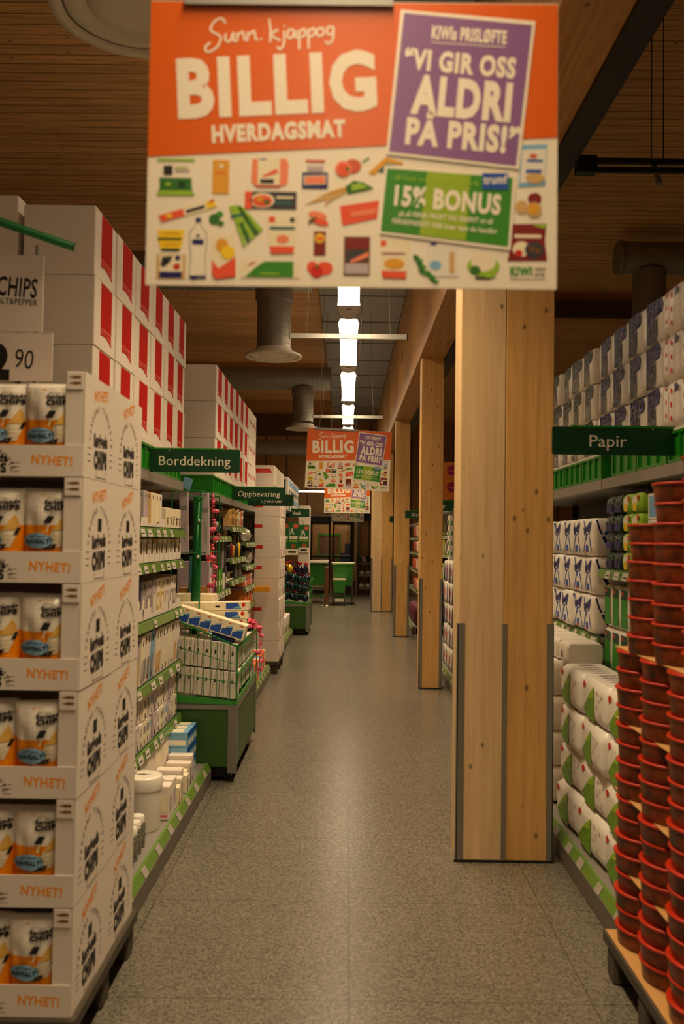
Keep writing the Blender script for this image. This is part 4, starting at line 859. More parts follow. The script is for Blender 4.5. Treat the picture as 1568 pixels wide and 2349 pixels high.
# ================================================================ end stack, tall white stack, toothpaste cartons
def stacks():
    t = thing('display_pallet', 'dark half pallet under the plain white carton stack', 'pallet', (-.92, 10.3, 0))
    MB().rbox(-.14, .15, 0, .95, .105, .145, 'pallet', .006, 1).build('deck', t)
    for y in (.02, .42, .8): MB().rbox(.0, .14, y, y+.12, 0, .105, 'pallet', .006, 1).build('block', t)
    cm = MB(); cm.rbox(-.145, .145, 0, .465, 0, .2355, 'carton', .003, 1)
    fr = lambda u, v, k=1: Vector((u, -.0006*k, v)); cm.rect(fr, -.145, .10, -.055, .14, 'red'); cm.text(fr, 'Finish', (-.13, .112), (-.068, .112), .018, 'red_pale', 2)
    fs = lambda u, v, k=1: Vector((.145+.0006*k, u, v))
    cm.rect(fs, .08, .02, .13, .10, 'red_pale'); cm.rect(fs, .2, .0, .24, .10, 'ink'); cm.rect(fs, .3, .13, .33, .2, 'red_pale'); cm.rect(fs, .02, .12, .2, .125, 'ink_soft')
    cmm = cm.mesh('plain_carton')
    for k in range(8):
        for b in range(2):
            if k == 7 and False: continue
            tag(put('plain_carton', cmm, None, (-.92+(.004*(k % 3)), 10.3+b*.468, .147+k*.2365)), 'plain white carton, %s from the floor, %s stack beside the tool unit' % (ORD[k], ('front', 'rear')[b]), 'carton', 'plain white cartons in the aisle stack')
    # tall white stack farther on
    tm = MB(); tm.rbox(-.1, .1, 0, .5, 0, .5, 'carton', .003, 1); fs = lambda u, v, k=1: Vector((.1+.0006*k, u, v)); tm.rect(fs, .1, .2, .2, .3, 'red_pale'); tmm = tm.mesh('tall_white_carton')
    for k in range(4): tag(put('tall_white_carton', tmm, None, (-.79, 16.3, .14+k*.502)), 'tall white carton, %s from the floor, stacked beyond the sweets wagon' % ORD[k], 'carton', 'tall white cartons beyond the sweets wagon')
    tag(MB().rbox(-.12, .12, 0, .55, 0, .14, 'pallet', .01, 1).box(-.13, .13, -.01, .56, .1, .138, 'pallet').build('display_pallet', None, (-.79, 16.28, 0)), 'dark low pallet under the tall white stack beyond the sweets wagon', 'pallet')
    # toothpaste cartons on top of the third unit
    def tp(front):
        m = MB(); m.rbox(-.46, 0, 0, .30, 0, .235, 'carton', .003, 1); fr = lambda u, v, k=1: Vector((u, -.0006*k, v))
        m.poly(fr, [(-.4, .145), (-.03, .145), (-.045, .195), (-.4, .195)], 'red'); m.text(fr, 'Colgate', (-.19, .155), (-.06, .155), .026, 'red_pale', 2, .02)
        fs = lambda u, v, k=1: Vector((.0006*k, u, v))
        for k in range(4): m.rect(fs, .03+.07*k, .02, .06+.07*k, .2, 'cream')
        m.rect(fs, .0, .0, .3, .006, 'ink_soft'); return m.mesh('toothpaste_carton')
    me = tp(True)
    for k in range(2):
        for c in range(5): tag(put('toothpaste_carton', me, None, (-.885+.0, 10.75+c*.33, 1.95+k*.238)), 'white toothpaste carton with red label, %s layer, %s from the near end' % (('lower', 'upper')[k], ORD[c]), 'carton', 'toothpaste cartons on the shelf top')
    tag(MB().box(-1.4, -.875, 10.7, 15.4, 1.925, 1.948, 'shelf_steel').build('overhead_shelf'), 'grey overhead shelf carrying the toothpaste cartons', 'shelf')
    tl = MB(); tl.rbox(-.3, 0, 0, .5, 0, .235, 'film_white', .01, 2); fs = lambda u, v, k=1: Vector((.002+.0006*k, u, v)); tl.rect(fs, .03, .12, .47, .2, 'sky'); tl.rect(fs, .1, .02, .4, .07, 'teal')
    fr = lambda u, v, k=1: Vector((u, -.0026-.0006*k, v)); tl.rect(fr, -.2, .02, -.04, .2, 'teal'); tlm = tl.mesh('wrapped_pack')
    for k in range(2):
        for c in range(5): tag(put('wrapped_pack', tlm, None, (-.845, 12.75+c*.52, 1.95+k*.238)), 'teal and white wrapped pack, %s layer, %s from the near end of the overhead shelf' % (('lower', 'upper')[k], ORD[c]), 'pack', 'wrapped packs on the overhead shelf')
    # cleaning goods low on the third unit
    pm = [pack('detergent_pack', .16, .2, .26, c, [('f', ('r', .1, .1, .9, .5), d), ('n', ('r', .1, .3, .9, .8), 'teal'), ('n', ('r', .1, .1, .6, .2), 'coral')]) for c, d in (('carton', 'green'), ('carton', 'coral'), ('film_white', 'lime'))]
    row('detergent_pack', pm, ['white and green detergent pack', 'white and red detergent pack', 'white and lime detergent pack'], 'detergent', 14, 11.5, .2, -.89, .122, 'detergent packs beyond the white stack', .006, lab2='on the third unit bottom shelf')
    for z, zz in ((.503, 'low'), (.903, 'middle'), (1.303, 'upper')):
        row('detergent_bottle', pm, ['green marked cleaning pack', 'red marked cleaning pack', 'lime marked cleaning pack'], 'detergent', 10, 12.0, .24, XL-.02, z, 'cleaning packs on the third unit', .006, lab2='on the third unit %s shelf' % zz)
    for k, (x, y, lab) in enumerate(((-.98, 13.6, 'green JA poster hanging nearest beside the Vask sign'), (-.84, 13.75, 'green JA poster hanging second beside the Vask sign'), (-.79, 16.292, 'green JA poster hanging on the tall white stack'))):
        t = thing('price_poster', lab, 'poster', (x, y, 1.30)); m = MB(); m.box(-.1, .1, -.004, .004, .1, .5, 'poster_green'); fr = lambda u, v, k=1: Vector((u, -.004-.0006*k, v))
        m.text(fr, 'JA', (-.07, .31), (.03, .31), .1, 'letter_white', 1, .03); m.ell(fr, .05, .44, .04, .04, 'red_pale'); m.rect(fr, -.08, .24, .08, .29, 'letter_white'); m.rect(fr, -.08, .2, .08, .225, 'lime'); m.text(fr, '20', (-.02, .11), (.05, .11), .05, 'coral', 1, .03); m.build('poster_sheet', t)
        m = MB(); m.box(-.09, .09, -.006, .002, 0, .09, 'letter_white'); m.rect(lambda u, v, k=1: Vector((u, -.006-.0006*k, v)), -.06, .03, .06, .06, 'ink'); m.build('price_card', t)
        MB().tube([(0, 0, .5), (0, 0, .58)], .003, 'steel', 6).build('hook', t)
stacks()

# ================================================================ aisle signs
def sign(txt, x0, y, side, label, w=.478, z=1.893, txtx=(.1, .9), lh=.048):
    t = thing('aisle_sign', label, 'sign', (x0, y, z))
    m = MB(); fr = lambda u, v, k=1: Vector((u, -.004-.0005*k, v))
    pts = []
    for cx, cy, a0 in ((w-.008, .122-.008, 0), (.008, .122-.008, PI/2), (.008, .008, PI), (w-.008, .008, 1.5*PI)):
        for k in range(4): a = a0+PI/2*k/3; pts.append((cx+.008*math.cos(a), cy+.008*math.sin(a)))
    m.loft([[(u, yy, v) for u, v in pts] for yy in (.004, -.004)], 'green_sign', True, False); m.build('sign_panel', t)
    m = MB(); m.text(fr, txt, (w*txtx[0], .036), (w*txtx[1], .036), lh, 'letter_white', 1, .0); m.build('lettering', t)
    m = MB(); m.box((.0 if side < 0 else .08), (w-.08 if side < 0 else w), -.006, .006, .119, .128, 'green_crate'); m.build('support_strip', t)
    for u in (.22*w, .82*w): MB().lathe([(.004, 0), (.0035, .003)], 'chrome', 10).build('rivet', t, (u, -.004, .113), (PI/2, 0, 0))
    return t
sign('Borddekning', XL, 4.74, -1, 'green aisle sign reading Borddekning', txtx=(.105, .895))
sign('Oppbevaring', XL, 8.2, -1, 'green aisle sign reading Oppbevaring', txtx=(.1, .9))
sign('Lyskilder', XL, 9.5, -1, 'green aisle sign reading Lyskilder, half hidden behind Oppbevaring', txtx=(.28, .78), z=1.891)
sign('Vask', XL, 13.5, -1, 'small far green aisle sign reading Vask', txtx=(.46, .74), z=1.875)
sign('Papir', .882, 3.9, 1, 'green aisle sign reading Papir at the right', w=.53, z=1.93, txtx=(.305, .61), lh=.05)
sign('Baby', .93, 10.45, 1, 'green aisle sign mostly hidden behind the second timber column', txtx=(.1, .42))
sign('Dyr', .90, 14.1, 1, 'green aisle sign starting with D beside the second timber column', txtx=(.22, .5))
tag(MB().box(-.13, .13, -.004, .004, 0, .13, 'green_sign').box(-.05, .43, -.006, .006, .12, .13, 'green_crate').build('aisle_sign', None, (.98, 18.2, 1.9)), 'tiny far green sign left of the third timber column', 'sign')

# ================================================================ wire basket wagons
def wagon(label, loc):
    """origin: front right bottom corner; runs +Y 1.22, -X .46"""
    t = thing('promotion_wagon', label, 'wagon', loc); W, L = .46, 1.22
    m = MB(); m.box(-W, 0, .0, L, .1, .47, 'green_wagon'); m.box(-W+.03, -.03, .03, L-.03, .03, .1, 'black'); m.build('body', t)
    m = MB(); m.box(-W-.006, .006, -.006, L+.006, .46, .49, 'steel'); m.build('top_rim', t)
    for x in (0, -W):
        for y in (0, L):
            s = 1 if x == 0 else -1; q = -1 if y == 0 else 1
            m = MB(); m.box(min(x, x+s*.005), max(x, x+s*.005), min(y, y-q*.05), max(y, y-q*.05), .06, .46, 'steel'); m.box(min(x-s*.05, x+s*.005), max(x-s*.05, x+s*.005), min(y, y+q*.005), max(y, y+q*.005), .06, .46, 'steel')
            for z in (.12, .27, .42): m.box(min(x, x+s*.009), max(x, x+s*.009), y-q*.03-.008, y-q*.03+.008, z, z+.016, 'chrome')
            m.build('corner_strip', t)
            MB().lathe([(.035, -.02), (.035, .02)], 'black', 16).build('castor', t, (x-s*.07, y-q*.09, .035), (PI/2, 0, 0))
    zt = lambda u: 1.05-.19*u          # top edge falls towards the aisle
    g = 'green_wire'
    m = MB()
    X = lambda u: -W+W*u
    for y in (-.004, L+.004):
        for i in range(12): u = i/11; m.tube([(X(u), y, .5), (X(u), y, zt(u))], .0022, g, 6)
        for f in (.35, .68): m.tube([(X(0), y, .5+(zt(0)-.5)*f), (X(1), y, .5+(zt(1)-.5)*f)], .0028, g, 6)
    for i in range(24): y = L*i/23; m.tube([(-W-.003, y, .5), (-W-.003, y, zt(0))], .0022, g, 6)
    m.build('wire_mesh', t)
    m = MB(); m.tube([(X(0), -.004, zt(0)), (X(1), -.004, zt(1)), (X(1)+.004, L+.004, zt(1)), (X(0), L+.004, zt(0)), (X(0), -.004, zt(0))], .006, g, 8); m.build('basket_rim', t)
    m = MB(); m.loft([[(X(0), y, .505), (X(1)+.006, y, .49), (X(1)+.006, y, .515), (X(0), y, .56)] for y in (-.008, 0)], 'green_cart', True, False); m.build('basket_floor_edge', t)
    m = MB()
    for z0, z1 in ((.49, .53), (.655, .685), (.82, .855)): m.box(-.002, .006, 0, L, z0, z1, 'green_cart')
    for k in range(6): m.box(0, .005, k*L/5-.008 if k else 0, k*L/5+.008, .49, .85, 'green_cart')
    m.build('side_slats', t)
    return t
w1 = wagon('green wagon with wire basket of napkins and wrapping rolls at the shelf end', (-.69, 5.74, 0))
w2 = dup(w1, (-.60, 14.53, 0), 'far green wagon heaped with bagged sweets')
def wagon_one_goods():
    X0, Y0 = -.69, 5.74
    # two layers of white napkin packs against the wire
    pm = pack('napkin_pack', .2, .052, .17, 'carton', [('n', ('s', [(.1, .1), (.5, .9)], .05), 'grey'), ('n', ('r', .4, .55, .6, .68), 'ink', 2)])
    for j in range(2):
        for k in range(8):
            for b in range(1 if j == 0 else 2):
                o = put('napkin_pack', pm, None, (X0-.395+k*.055, Y0+.115+b*.22, .565-.006*k+j*.18), (0, .06, 0))
                tag(o, 'white napkin pack, %s from the left, %s layer, %s row in the green wagon' % (ORD[k], ('lower', 'upper')[j], ('front', 'rear')[b]), 'napkins', 'white napkin packs in the green wagon')
    # side packs seen through the slats
    sp = pack('napkin_pack', .1, .2, .14, 'film_white', [('f', ('r', .1, .2, .9, .5), 'lilac')])
    for j in range(2):
        for k in range(7): tag(put('napkin_pack', sp, None, (X0-.012, Y0+.36+k*.118, .54+j*.16)), 'white pack behind the green side slats, %s from the near end, %s layer' % (ORD[k], ('lower', 'upper')[j]), 'napkins', 'white packs behind the wagon side')
    # long blue and white candle cartons
    def long_carton(n):
        m = MB(); L, d, h = .46, .12, .1; m.rbox(-L/2, L/2, 0, d, 0, h, 'cream', .003, 1)
        fr = lambda u, v, k=1: Vector((u, -.0006*k, v))
        for k in range(6):
            a = -L/2+.02+k*.072; m.poly(fr, [(a, .008), (a+.066, .008), (a+.066, .06), (a, .04)], 'blue'); m.poly(fr, [(a+.03, .045), (a+.066, .06), (a+.066, .072), (a+.02, .055)], 'sky', 1); m.rect(fr, a+.035, .082, a+.06, .087, 'red')
        return m.mesh('candle_carton')
    lc = long_carton(6)
    tag(put('candle_carton', lc, None, (X0-.19, Y0+.03, .955), (0, .28, .0)), 'long white and blue candle carton lying tilted on top in the green wagon', 'carton')
    sm = MB(); sm.rbox(-.24, .24, 0, .1, 0, .055, 'cream', .003, 1); fr = lambda u, v, k=1: Vector((u, -.0006*k, v))
    sm.poly(fr, [(.09, .008), (.19, .008), (.17, .048), (.09, .048)], 'blue'); sm.ell(fr, .205, .035, .012, .014, 'red'); sm.poly(fr, [(.13, .012), (.185, .012), (.18, .03)], 'sky', 2)
    for x in (-.17, -.11): sm.rect(fr, x, .012, x+.02, .016, 'ink'); sm.rect(fr, x, .036, x+.02, .040, 'ink')
    sm.rect(fr, .02, .02, .05, .032, 'ink'); smm = sm.mesh('flat_carton')
    for k in range(3): tag(put('flat_carton', smm, None, (X0-.2+.006*k, Y0+.17, .955+k*.058), (0, -.03, 0)), 'flat white and blue carton, %s in the pile at the wagon top' % ('lowest', 'middle', 'uppermost')[k], 'carton', 'flat cartons at the wagon top')
    for k in range(2):
        o = pack('napkin_pack', .14, .12, .17, 'cream', [('n', ('r', .05+.15*i, .05, .1+.15*i, .35), 'blue') for i in range(6)]+[('n', ('r', .05+.15*i, .45, .1+.15*i, .5), 'red') for i in range(6)] if k else [('n', ('r', .1+.2*i, .05, .12+.2*i, .9), 'lime') for i in range(4)])
        tag(put('standing_pack', o, None, (X0-.19-.15*(1-k), Y0+.34, 1.0), (0, 0, -.1)), ('cream lined pack standing behind the flat cartons', 'blue and white pack standing behind the flat cartons')[k], 'pack')
    tag(put('dark_bag', pack('dark_bag', .1, .14, .12, 'navy', (), soft=True), None, (X0-.03, Y0+.1, .86)), 'dark blue bag tucked under the tilted carton in the wagon', 'bag')
    # tall rolls in the back corner
    t = bpy.data.objects.new('wire_rack', None); COL.objects.link(t); t.parent = w1; t.location = (-.46, .14, .5)
    for x in (-.0, .19):
        for y in (.0, .85): MB().tube([(x, y, .0), (x, y, 1.36)], .005, 'green_wire', 8).build('post', t)
    m = MB()
    for z in (.52, .95, 1.355): m.tube([(0, 0, z), (.19, 0, z), (.19, .85, z), (0, .85, z), (0, 0, z)], .004, 'green_wire', 6)
    m.build('hoop_wire', t)
    xr = X0-.46
    for k, (dx, dy, r, h, c, lab) in enumerate(((.125, .14, .026, 1.26, 'foil_green', 'shiny green wrapping roll standing in the wire rack'), (.075, .34, .03, .86, 'teal', 'teal wrapping roll low in the wire rack'))):
        t = thing('wrapping_roll', lab, 'wrapping paper', (xr+dx, Y0+.14+dy, .56), (.0, .02, 0)); MB().lathe([(r*.6, 0), (r, .004), (r, h-.004), (r*.6, h)], c, 20).build('paper_roll', t)
        if k == 0:
            for z in (.55, .86, 1.1): MB().lathe([(.0, -.012), (.012, -.008), (.015, 0), (.012, .008), (.0, .012)], 'letter_white', 10).build('gift_tag', t, (.018, -.024, z))
    for k, (dx, dy, h, z) in enumerate(((.07, .10, .42, 1.44), (.19, .22, .42, 1.43))):
        tag(MB().rbox(-.05, .05, -.02, .02, 0, h, 'lilac', .004, 1).rect(lambda u, v, q=1: Vector((u, -.0205-.0005*q, v)), -.04, .38, .045, .44, 'grey') or put('none', None) if False else
            _flat(k, dx, dy, h, z, xr, Y0), ('flat mauve wrapping sheet left of the green roll', 'flat mauve wrapping sheet right of the green roll')[k], 'wrapping paper')
    tag(pack_obj('gift_card', MB().rbox(-.03, .03, -.006, .006, 0, .075, 'sky', .002, 1), (xr+.075, Y0+.2, 1.87), (0, .3, 0)), 'pale blue card sticking up at the top of the rack', 'card')
    for k in range(2): tag(pack_obj('support_block', MB().rbox(-.04, .04, -.03, .03, 0, .64, 'cardboard', .003, 1), (xr+.03+.09*k, Y0+.52+.2*k, .56)), ('brown carton behind the mauve sheet at left', 'brown carton behind the mauve sheet at right')[k], 'carton')
    # pink flamingo garlands
    def flamingo(m, p, s, rot):
        p = Vector(p); c, q = math.cos(rot), math.sin(rot)
        f = lambda u, v: p+Vector((c*u*s, q*u*s, v*s))
        m.tube([f(-.5, .0), f(-.2, .06), f(.25, .02), f(.45, -.03)], [.02*s, .22*s, .2*s, .03*s], 'pink', 8)
        m.tube([f(-.25, .1), f(-.5, .35), f(-.35, .62), f(-.15, .6), f(-.12, .45)], [.09*s, .06*s, .06*s, .06*s, .02*s], 'pink', 6)
        m.tube([f(.1, -.1), f(.12, -.5)], .025*s, 'coral', 5)
    for g, (x, y, z0, z1, n, lab) in enumerate(((-.945, 6.36, 1.05, 1.84, 12, 'string of pink flamingos hanging beside the wire rack'), (-.66, 6.92, .52, .9, 6, 'string of pink flamingos hanging at the aisle side of the wagon'))):
        t = thing('flamingo_garland', lab, 'garland', (x, y, z0))
        MB().tube([(0, 0, 0), (0, 0, z1-z0)], .0018, 'coral', 5).build('cord', t)
        for k in range(n):
            m = MB(); flamingo(m, (0, 0, 0), .05+.016*(k % 3), k*1.3); m.build('flamingo', t, (.015*math.sin(k*2.1), .02*math.cos(k*1.7), (k+.4)*(z1-z0)/n))
    t = thing('gift_bow', 'shiny pink pull bow lying at the aisle corner of the wagon basket', 'bow', (X0-.03, Y0+.75, .90))
    for k in range(16):
        a = k*2.39996; b = .35+.6*((k*7) % 10)/10; r = .075
        d = Vector((math.cos(a)*math.cos(b), math.sin(a)*math.cos(b), math.sin(b))); s = Vector((-math.sin(a), math.cos(a), 0))*.018
        m = MB(); P = [Vector((0, 0, 0)), d*r*.6+Vector((0, 0, .02)), d*r*1.1+Vector((0, 0, .01)), d*r*1.2-Vector((0, 0, .012)), d*r*.5-Vector((0, 0, .01))]
        m.loft([[p-s, p+s, p+s+Vector((0, 0, .0015)), p-s+Vector((0, 0, .0015))] for p in P], 'pink', True, False); m.build('ribbon_loop', t)
def pack_obj(name, mb, loc, rot=(0, 0, 0)): return mb.build(name, None, loc, rot)
def _flat(k, dx, dy, h, z, xr, Y0):
    m = MB(); m.rbox(-.03, .03, -.012, .012, 0, h, 'lilac', .004, 1); fr = lambda u, v, q=1: Vector((u, -.0125-.0005*q, v)); m.rect(fr, -.026, h-.13, .026, h-.10, 'grey'); m.rect(fr, .0, h-.34, .004, h-.2, 'grey'); m.rect(fr, .01, h-.35, .013, h-.22, 'grey')
    return m.build('wrapping_sheet', None, (xr+dx, Y0+.14+dy, z), (.0, -.03, 0))
wagon_one_goods()

def sweets():
    def bagmesh(c):
        m = MB(); n = 10
        rings = []
        for z, r in ((0, .03), (.03, .075), (.09, .085), (.14, .06), (.175, .022), (.2, .03), (.23, .055)):
            rings.append([(r*1.1*math.cos(2*PI*i/n)*(1+.12*math.sin(i*2.3+z*40)), r*.8*math.sin(2*PI*i/n)*(1+.12*math.cos(i*1.7)), z) for i in range(n)])
        m.loft(rings[:5], c, False, True)
        k = MB(); k.loft(rings[4:], {'foil_navy': 'foil_red', 'foil_red': 'foil_gold', 'foil_gold': 'foil_red'}[c], False, True)
        return m.mesh('sweet_bag'), k.mesh('bag_ruffle')
    bm = {c: bagmesh(c) for c in ('foil_navy', 'foil_red', 'foil_gold')}
    n = 0
    nm = {'foil_navy': 'dark blue', 'foil_red': 'red', 'foil_gold': 'golden'}
    for lay in range(4):
        for a in range(4):
            for b in range(3):
                c = 'foil_navy' if (a+b+lay) % 4 or lay < 3 else ('foil_red', 'foil_gold')[(a+b) % 2]
                if lay == 3 and b == 2: continue
                t = thing('sweet_bag', '%s sweet bag, %s layer, %s from the left, %s row of the sweets wagon' % (nm[c], ('bottom', 'second', 'third', 'top')[lay], ORD[a], ('front', 'middle', 'rear')[b]), 'sweets', (-1.0+.105*a+random.uniform(-.02, .02), 14.64+.2*b, .56+.15*lay-.012*a), (random.uniform(-.25, .25), random.uniform(-.3, .3), random.uniform(0, 3)), 'bagged sweets in the far wagon'); t.scale = (.66, .8, .78)
                put('bag_body', bm[c][0], t); put('bag_ruffle', bm[c][1], t)
sweets()

# ================================================================ goods on the right
def right_goods():
    xs = XR+.008
    # kitchen paper packs, three tiers beyond the sign
    def kp(show):
        m = MB(); m.rbox(0, .22, -.115, .115, 0, .212, 'film_white', .03, 4, True, .003)
        fr = lambda u, v, k=1: Vector((-.0035-.0006*k, -u, v)); fn = lambda u, v, k=1: Vector((u, -.1185-.0006*k, v))
        m.stroke(fr, [(-.07, .2), (-.05, .16), (-.03, .125), (-.01, .11)], .012, 'blue'); m.stroke(fr, [(-.075, .02), (-.055, .06), (-.04, .09), (-.015, .105)], .012, 'blue'); m.stroke(fr, [(.075, .2), (.055, .16), (.035, .12)], .01, 'blue'); m.stroke(fr, [(.08, .02), (.055, .07), (.035, .11)], .012, 'blue')
        m.text(fr, 'Mega', (-.06, .115), (.06, .16), .045, 'navy', 2, .07); m.stroke(fr, [(-.04, .11), (.03, .13)], .005, 'navy'); m.rect(fr, -.03, .02, .015, .06, 'blue'); m.rect(fr, -.03, .015, -.01, .03, 'red', 2); m.ell(fr, .05, .185, .009, .009, 'dark_green')
        m.stroke(fn, [(.015, .2), (.03, .15), (.045, .12)], .01, 'navy'); m.stroke(fn, [(.12, .195), (.09, .155), (.06, .12)], .018, 'blue'); m.stroke(fn, [(.13, .01), (.10, .03), (.07, .075), (.05, .11)], .018, 'navy'); m.ell(fn, .07, .18, .008, .010, 'dark_green'); m.rect(fn, .1, .03, .15, .034, 'grey')
        return m.mesh('kitchen_roll_pack')
    me = kp(True)
    for j in range(3):
        for k in range(9):
            tag(put('kitchen_roll_pack', me, None, (XR-.03+random.uniform(-.012, .008), 4.98+.125+k*.25+random.uniform(-.003, .003), 1.043+j*.216), (0, 0, random.uniform(-.04, .04))), 'white and blue kitchen roll pack, %s tier, %s from the near end beyond Papir sign' % (('bottom', 'middle', 'top')[j], ORD[k]), 'kitchen paper', 'kitchen roll packs right of the double column')
    # near bay top: tissue cartons
    dk = pack('tissue_pack', .13, .2, .095, 'film_green', [('f', ('r', .1, .1, .9, .5), 'navy'), ('n', ('e', .5, .5, .3, .3), 'film_grey')], soft=True, face=-1)
    gn = pack('tissue_pack', .13, .2, .095, 'lime', [('f', ('e', .5, .55, .3, .28), 'lid_light'), ('f', ('r', .3, .08, .7, .5), 'yellow', 2), ('f', ('r', .75, .6, .95, .9), 'coral', 2), ('n', ('r', .2, .5, .7, .9), 'lid_light'), ('n', ('r', .25, .1, .65, .5), 'yellow'), ('n', ('e', .9, .85, .08, .12), 'coral')], soft=True, face=-1)
    for j in range(4):
        for k, (me, lab) in enumerate(((gn, 'green and yellow tissue pack'), (gn, 'green and yellow tissue pack'), (dk, 'dark blue green tissue pack'), (dk, 'dark blue green tissue pack'))):
            tag(put('tissue_pack', me, None, (xs+.004, 4.42+k*.143, 1.408+j*.098)), '%s, %s tier, %s from the near end under the Papir sign' % (lab, ('bottom', 'second', 'third', 'top')[j], ORD[k]), 'tissues', 'tissue packs right under the sign')
    bx = pack('tissue_box', .24, .24, .125, 'lid_light', [('n', ('p', [(.35, 0), (1, 0), (1, 1), (.8, 1), (.55, .4)]), 'sky'), ('n', ('p', [(.6, 0), (1, 0), (1, .7), (.8, .4)]), 'blue', 2), ('f', ('r', .1, .1, .6, .9), 'sky')], face=-1)
    lb = pack('tissue_box', .24, .24, .125, 'lime', [('n', ('r', .4, 0, 1, 1), 'green')], face=-1)
    for j in range(3): tag(put('tissue_box', lb if j == 0 else bx, None, (xs+.03, 4.2, 1.408+j*.127)), ('green box at the foot of the near stack under Papir', 'white and blue tissue box, lower, beside the orange tubs', 'white and blue tissue box, upper, beside the orange tubs')[j], 'box')
    # green packs on the second shelf
    gp = pack('napkin_pack', .13, .2, .225, 'lid_light', [('f', ('r', .12, .06, .88, .92), 'green'), ('f', ('r', .12, .7, .88, .92), 'dark_green', 2), ('f', ('e', .3, .84, .12, .05), 'red', 3), ('n', ('r', .02, .06, .62, .9), 'green'), ('n', ('r', .02, .7, .62, .9), 'dark_green', 2)], soft=True, face=-1)
    for j in range(2):
        for k in range(5): tag(put('napkin_pack', gp, None, (xs, 4.28+k*.145, .873+j*.23)), 'green and white pack, %s layer, %s from the near end below the tissue packs' % (('lower', 'upper')[j], ORD[k]), 'napkins', 'green packs on the right shelf')
    # toilet paper in stacks on the bottom shelf
    def tp():
        m = MB(); m.rbox(0, .22, -.2, .2, 0, .194, 'film_white', .03, 4, True, .004)
        fr = lambda u, v, k=1: Vector((-.0045-.0006*k, -u, v))
        m.poly(fr, [(-.165, .05), (-.12, .018), (.015, .008), (.015, .172), (-.07, .125)], 'grass_print'); m.poly(fr, [(.015, .172), (-.07, .125), (-.10, .1), (.0, .12)], 'lime', 2); m.poly(fr, [(-.165, .14), (-.13, .155), (-.135, .182), (-.17, .166)], 'red', 2)
        for a, b in ((.06, .15), (.09, .12), (.06, .09), (.11, .06), (.08, .03), (.13, .14), (.13, .04)): m.ell(fr, a, b, .009, .009, 'lilac', 1, 8)
        fu = lambda u, v, k=1: Vector((u, v, .196+.0006*k))
        for k in range(6): m.ell(fu, .11, -.16+.064*k, .05, .012, 'lilac', 1, 10)
        return m.mesh('toilet_roll_pack')
    me = tp()
    for j in range(4):
        for k in range(3):
            tag(put('toilet_roll_pack', me, None, (1.125+random.uniform(-.008, .008)+.006*(j % 2), 3.72+k*.414+random.uniform(-.004, .004), .129+j*.198), (0, random.uniform(-.02, .02), random.uniform(-.05, .05))), 'toilet roll pack with green triangle, %s tier, %s from the near end on the right' % (('bottom', 'second', 'third', 'top')[j], ORD[k]), 'toilet paper', 'toilet roll packs on the right')
    dg = pack('dark_label_pack', .2, .2, .19, 'film_white', [('f', ('p', [(.1, .1), (.5, .05), (.9, .3), (.7, .95), (.2, .9)]), 'ink'), ('f', ('p', [(.5, .05), (.95, .3), (.95, .7), (.6, .5)]), 'green', 2), ('f', ('r', .2, .2, .5, .3), 'letter_white', 3)], soft=True, face=-1)
    for j in range(4):
        for k in range(6): tag(put('dark_label_pack', dg, None, (1.125+random.uniform(-.006, .006), 5.08+k*.218, .129+j*.193), (0, 0, random.uniform(-.05, .05))), 'white pack with black and green label, %s tier, %s from the near end' % (('bottom', 'second', 'third', 'top')[j], ORD[k]), 'toilet paper', 'packs beside the double column')
    wp = pack('plain_roll_pack', .2, .19, .112, 'film_white', [('f', ('r', .42, .25, .55, .6), 'plum'), ('n', ('r', .05, .05, .95, .95), 'lid_light')], soft=True, face=-1)
    for k in range(8): tag(put('plain_roll_pack', wp, None, (1.17, 4.88+k*.222, .904)), 'plain white roll pack lying on the labelled packs, %s from the near end' % ORD[k], 'toilet paper', 'plain roll packs in a row')
    tag(put('white_bottle', MB().lathe([(.04, 0), (.045, .01), (.045, .17), (.03, .19)], 'lid_light', 20).mesh('white_bottle'), None, (1.13, 4.98, .122)), 'pale cylinder standing low between the paper stacks', 'roll') if False else None
    # silver and blue packs on top
    def topk(c, c2):
        m = MB(); m.rbox(0, .26, -.125, .125, 0, .206, 'film_white', .02, 3, True, .003); fr = lambda u, v, k=1: Vector((-.0035-.0006*k, -u, v))
        m.poly(fr, [(-.07, .20), (.10, .20), (.12, .17), (.11, .13), (.04, .12), (.03, .10), (-.07, .09)], c); m.poly(fr, [(-.07, .09), (.03, .10), (.06, .12), (.06, .04), (.03, .0), (-.07, .006)], c2); m.stroke(fr, [(-.04, .11), (.0, .14), (.05, .13)], .012, c2, 2)
        return m.mesh('foil_roll_pack')
    km = [topk('film_blue', 'film_grey'), topk('film_green', 'film_silver')]
    rm = MB(); rm.rbox(0, .24, -.1, .1, 0, .206, 'film_white', .03, 3, True, .003); fr = lambda u, v, k=1: Vector((-.0035-.0006*k, -u, v))
    for v in (.04, .1, .16): rm.ell(fr, .02, v, .010, .014, 'red', 1, 8, .5); rm.ell(fr, -.045, v+.02, .008, .012, 'red', 1, 8, -.5)
    rm.rect(fr, -.015, 0, -.012, .206, 'red'); rm.rect(fr, .05, 0, .053, .206, 'red'); rm.poly(fr, [(.06, .15), (.095, .16), (.09, .19), (.06, .185)], 'navy', 2); rmm = rm.mesh('roll_pack')
    y = 4.98; 
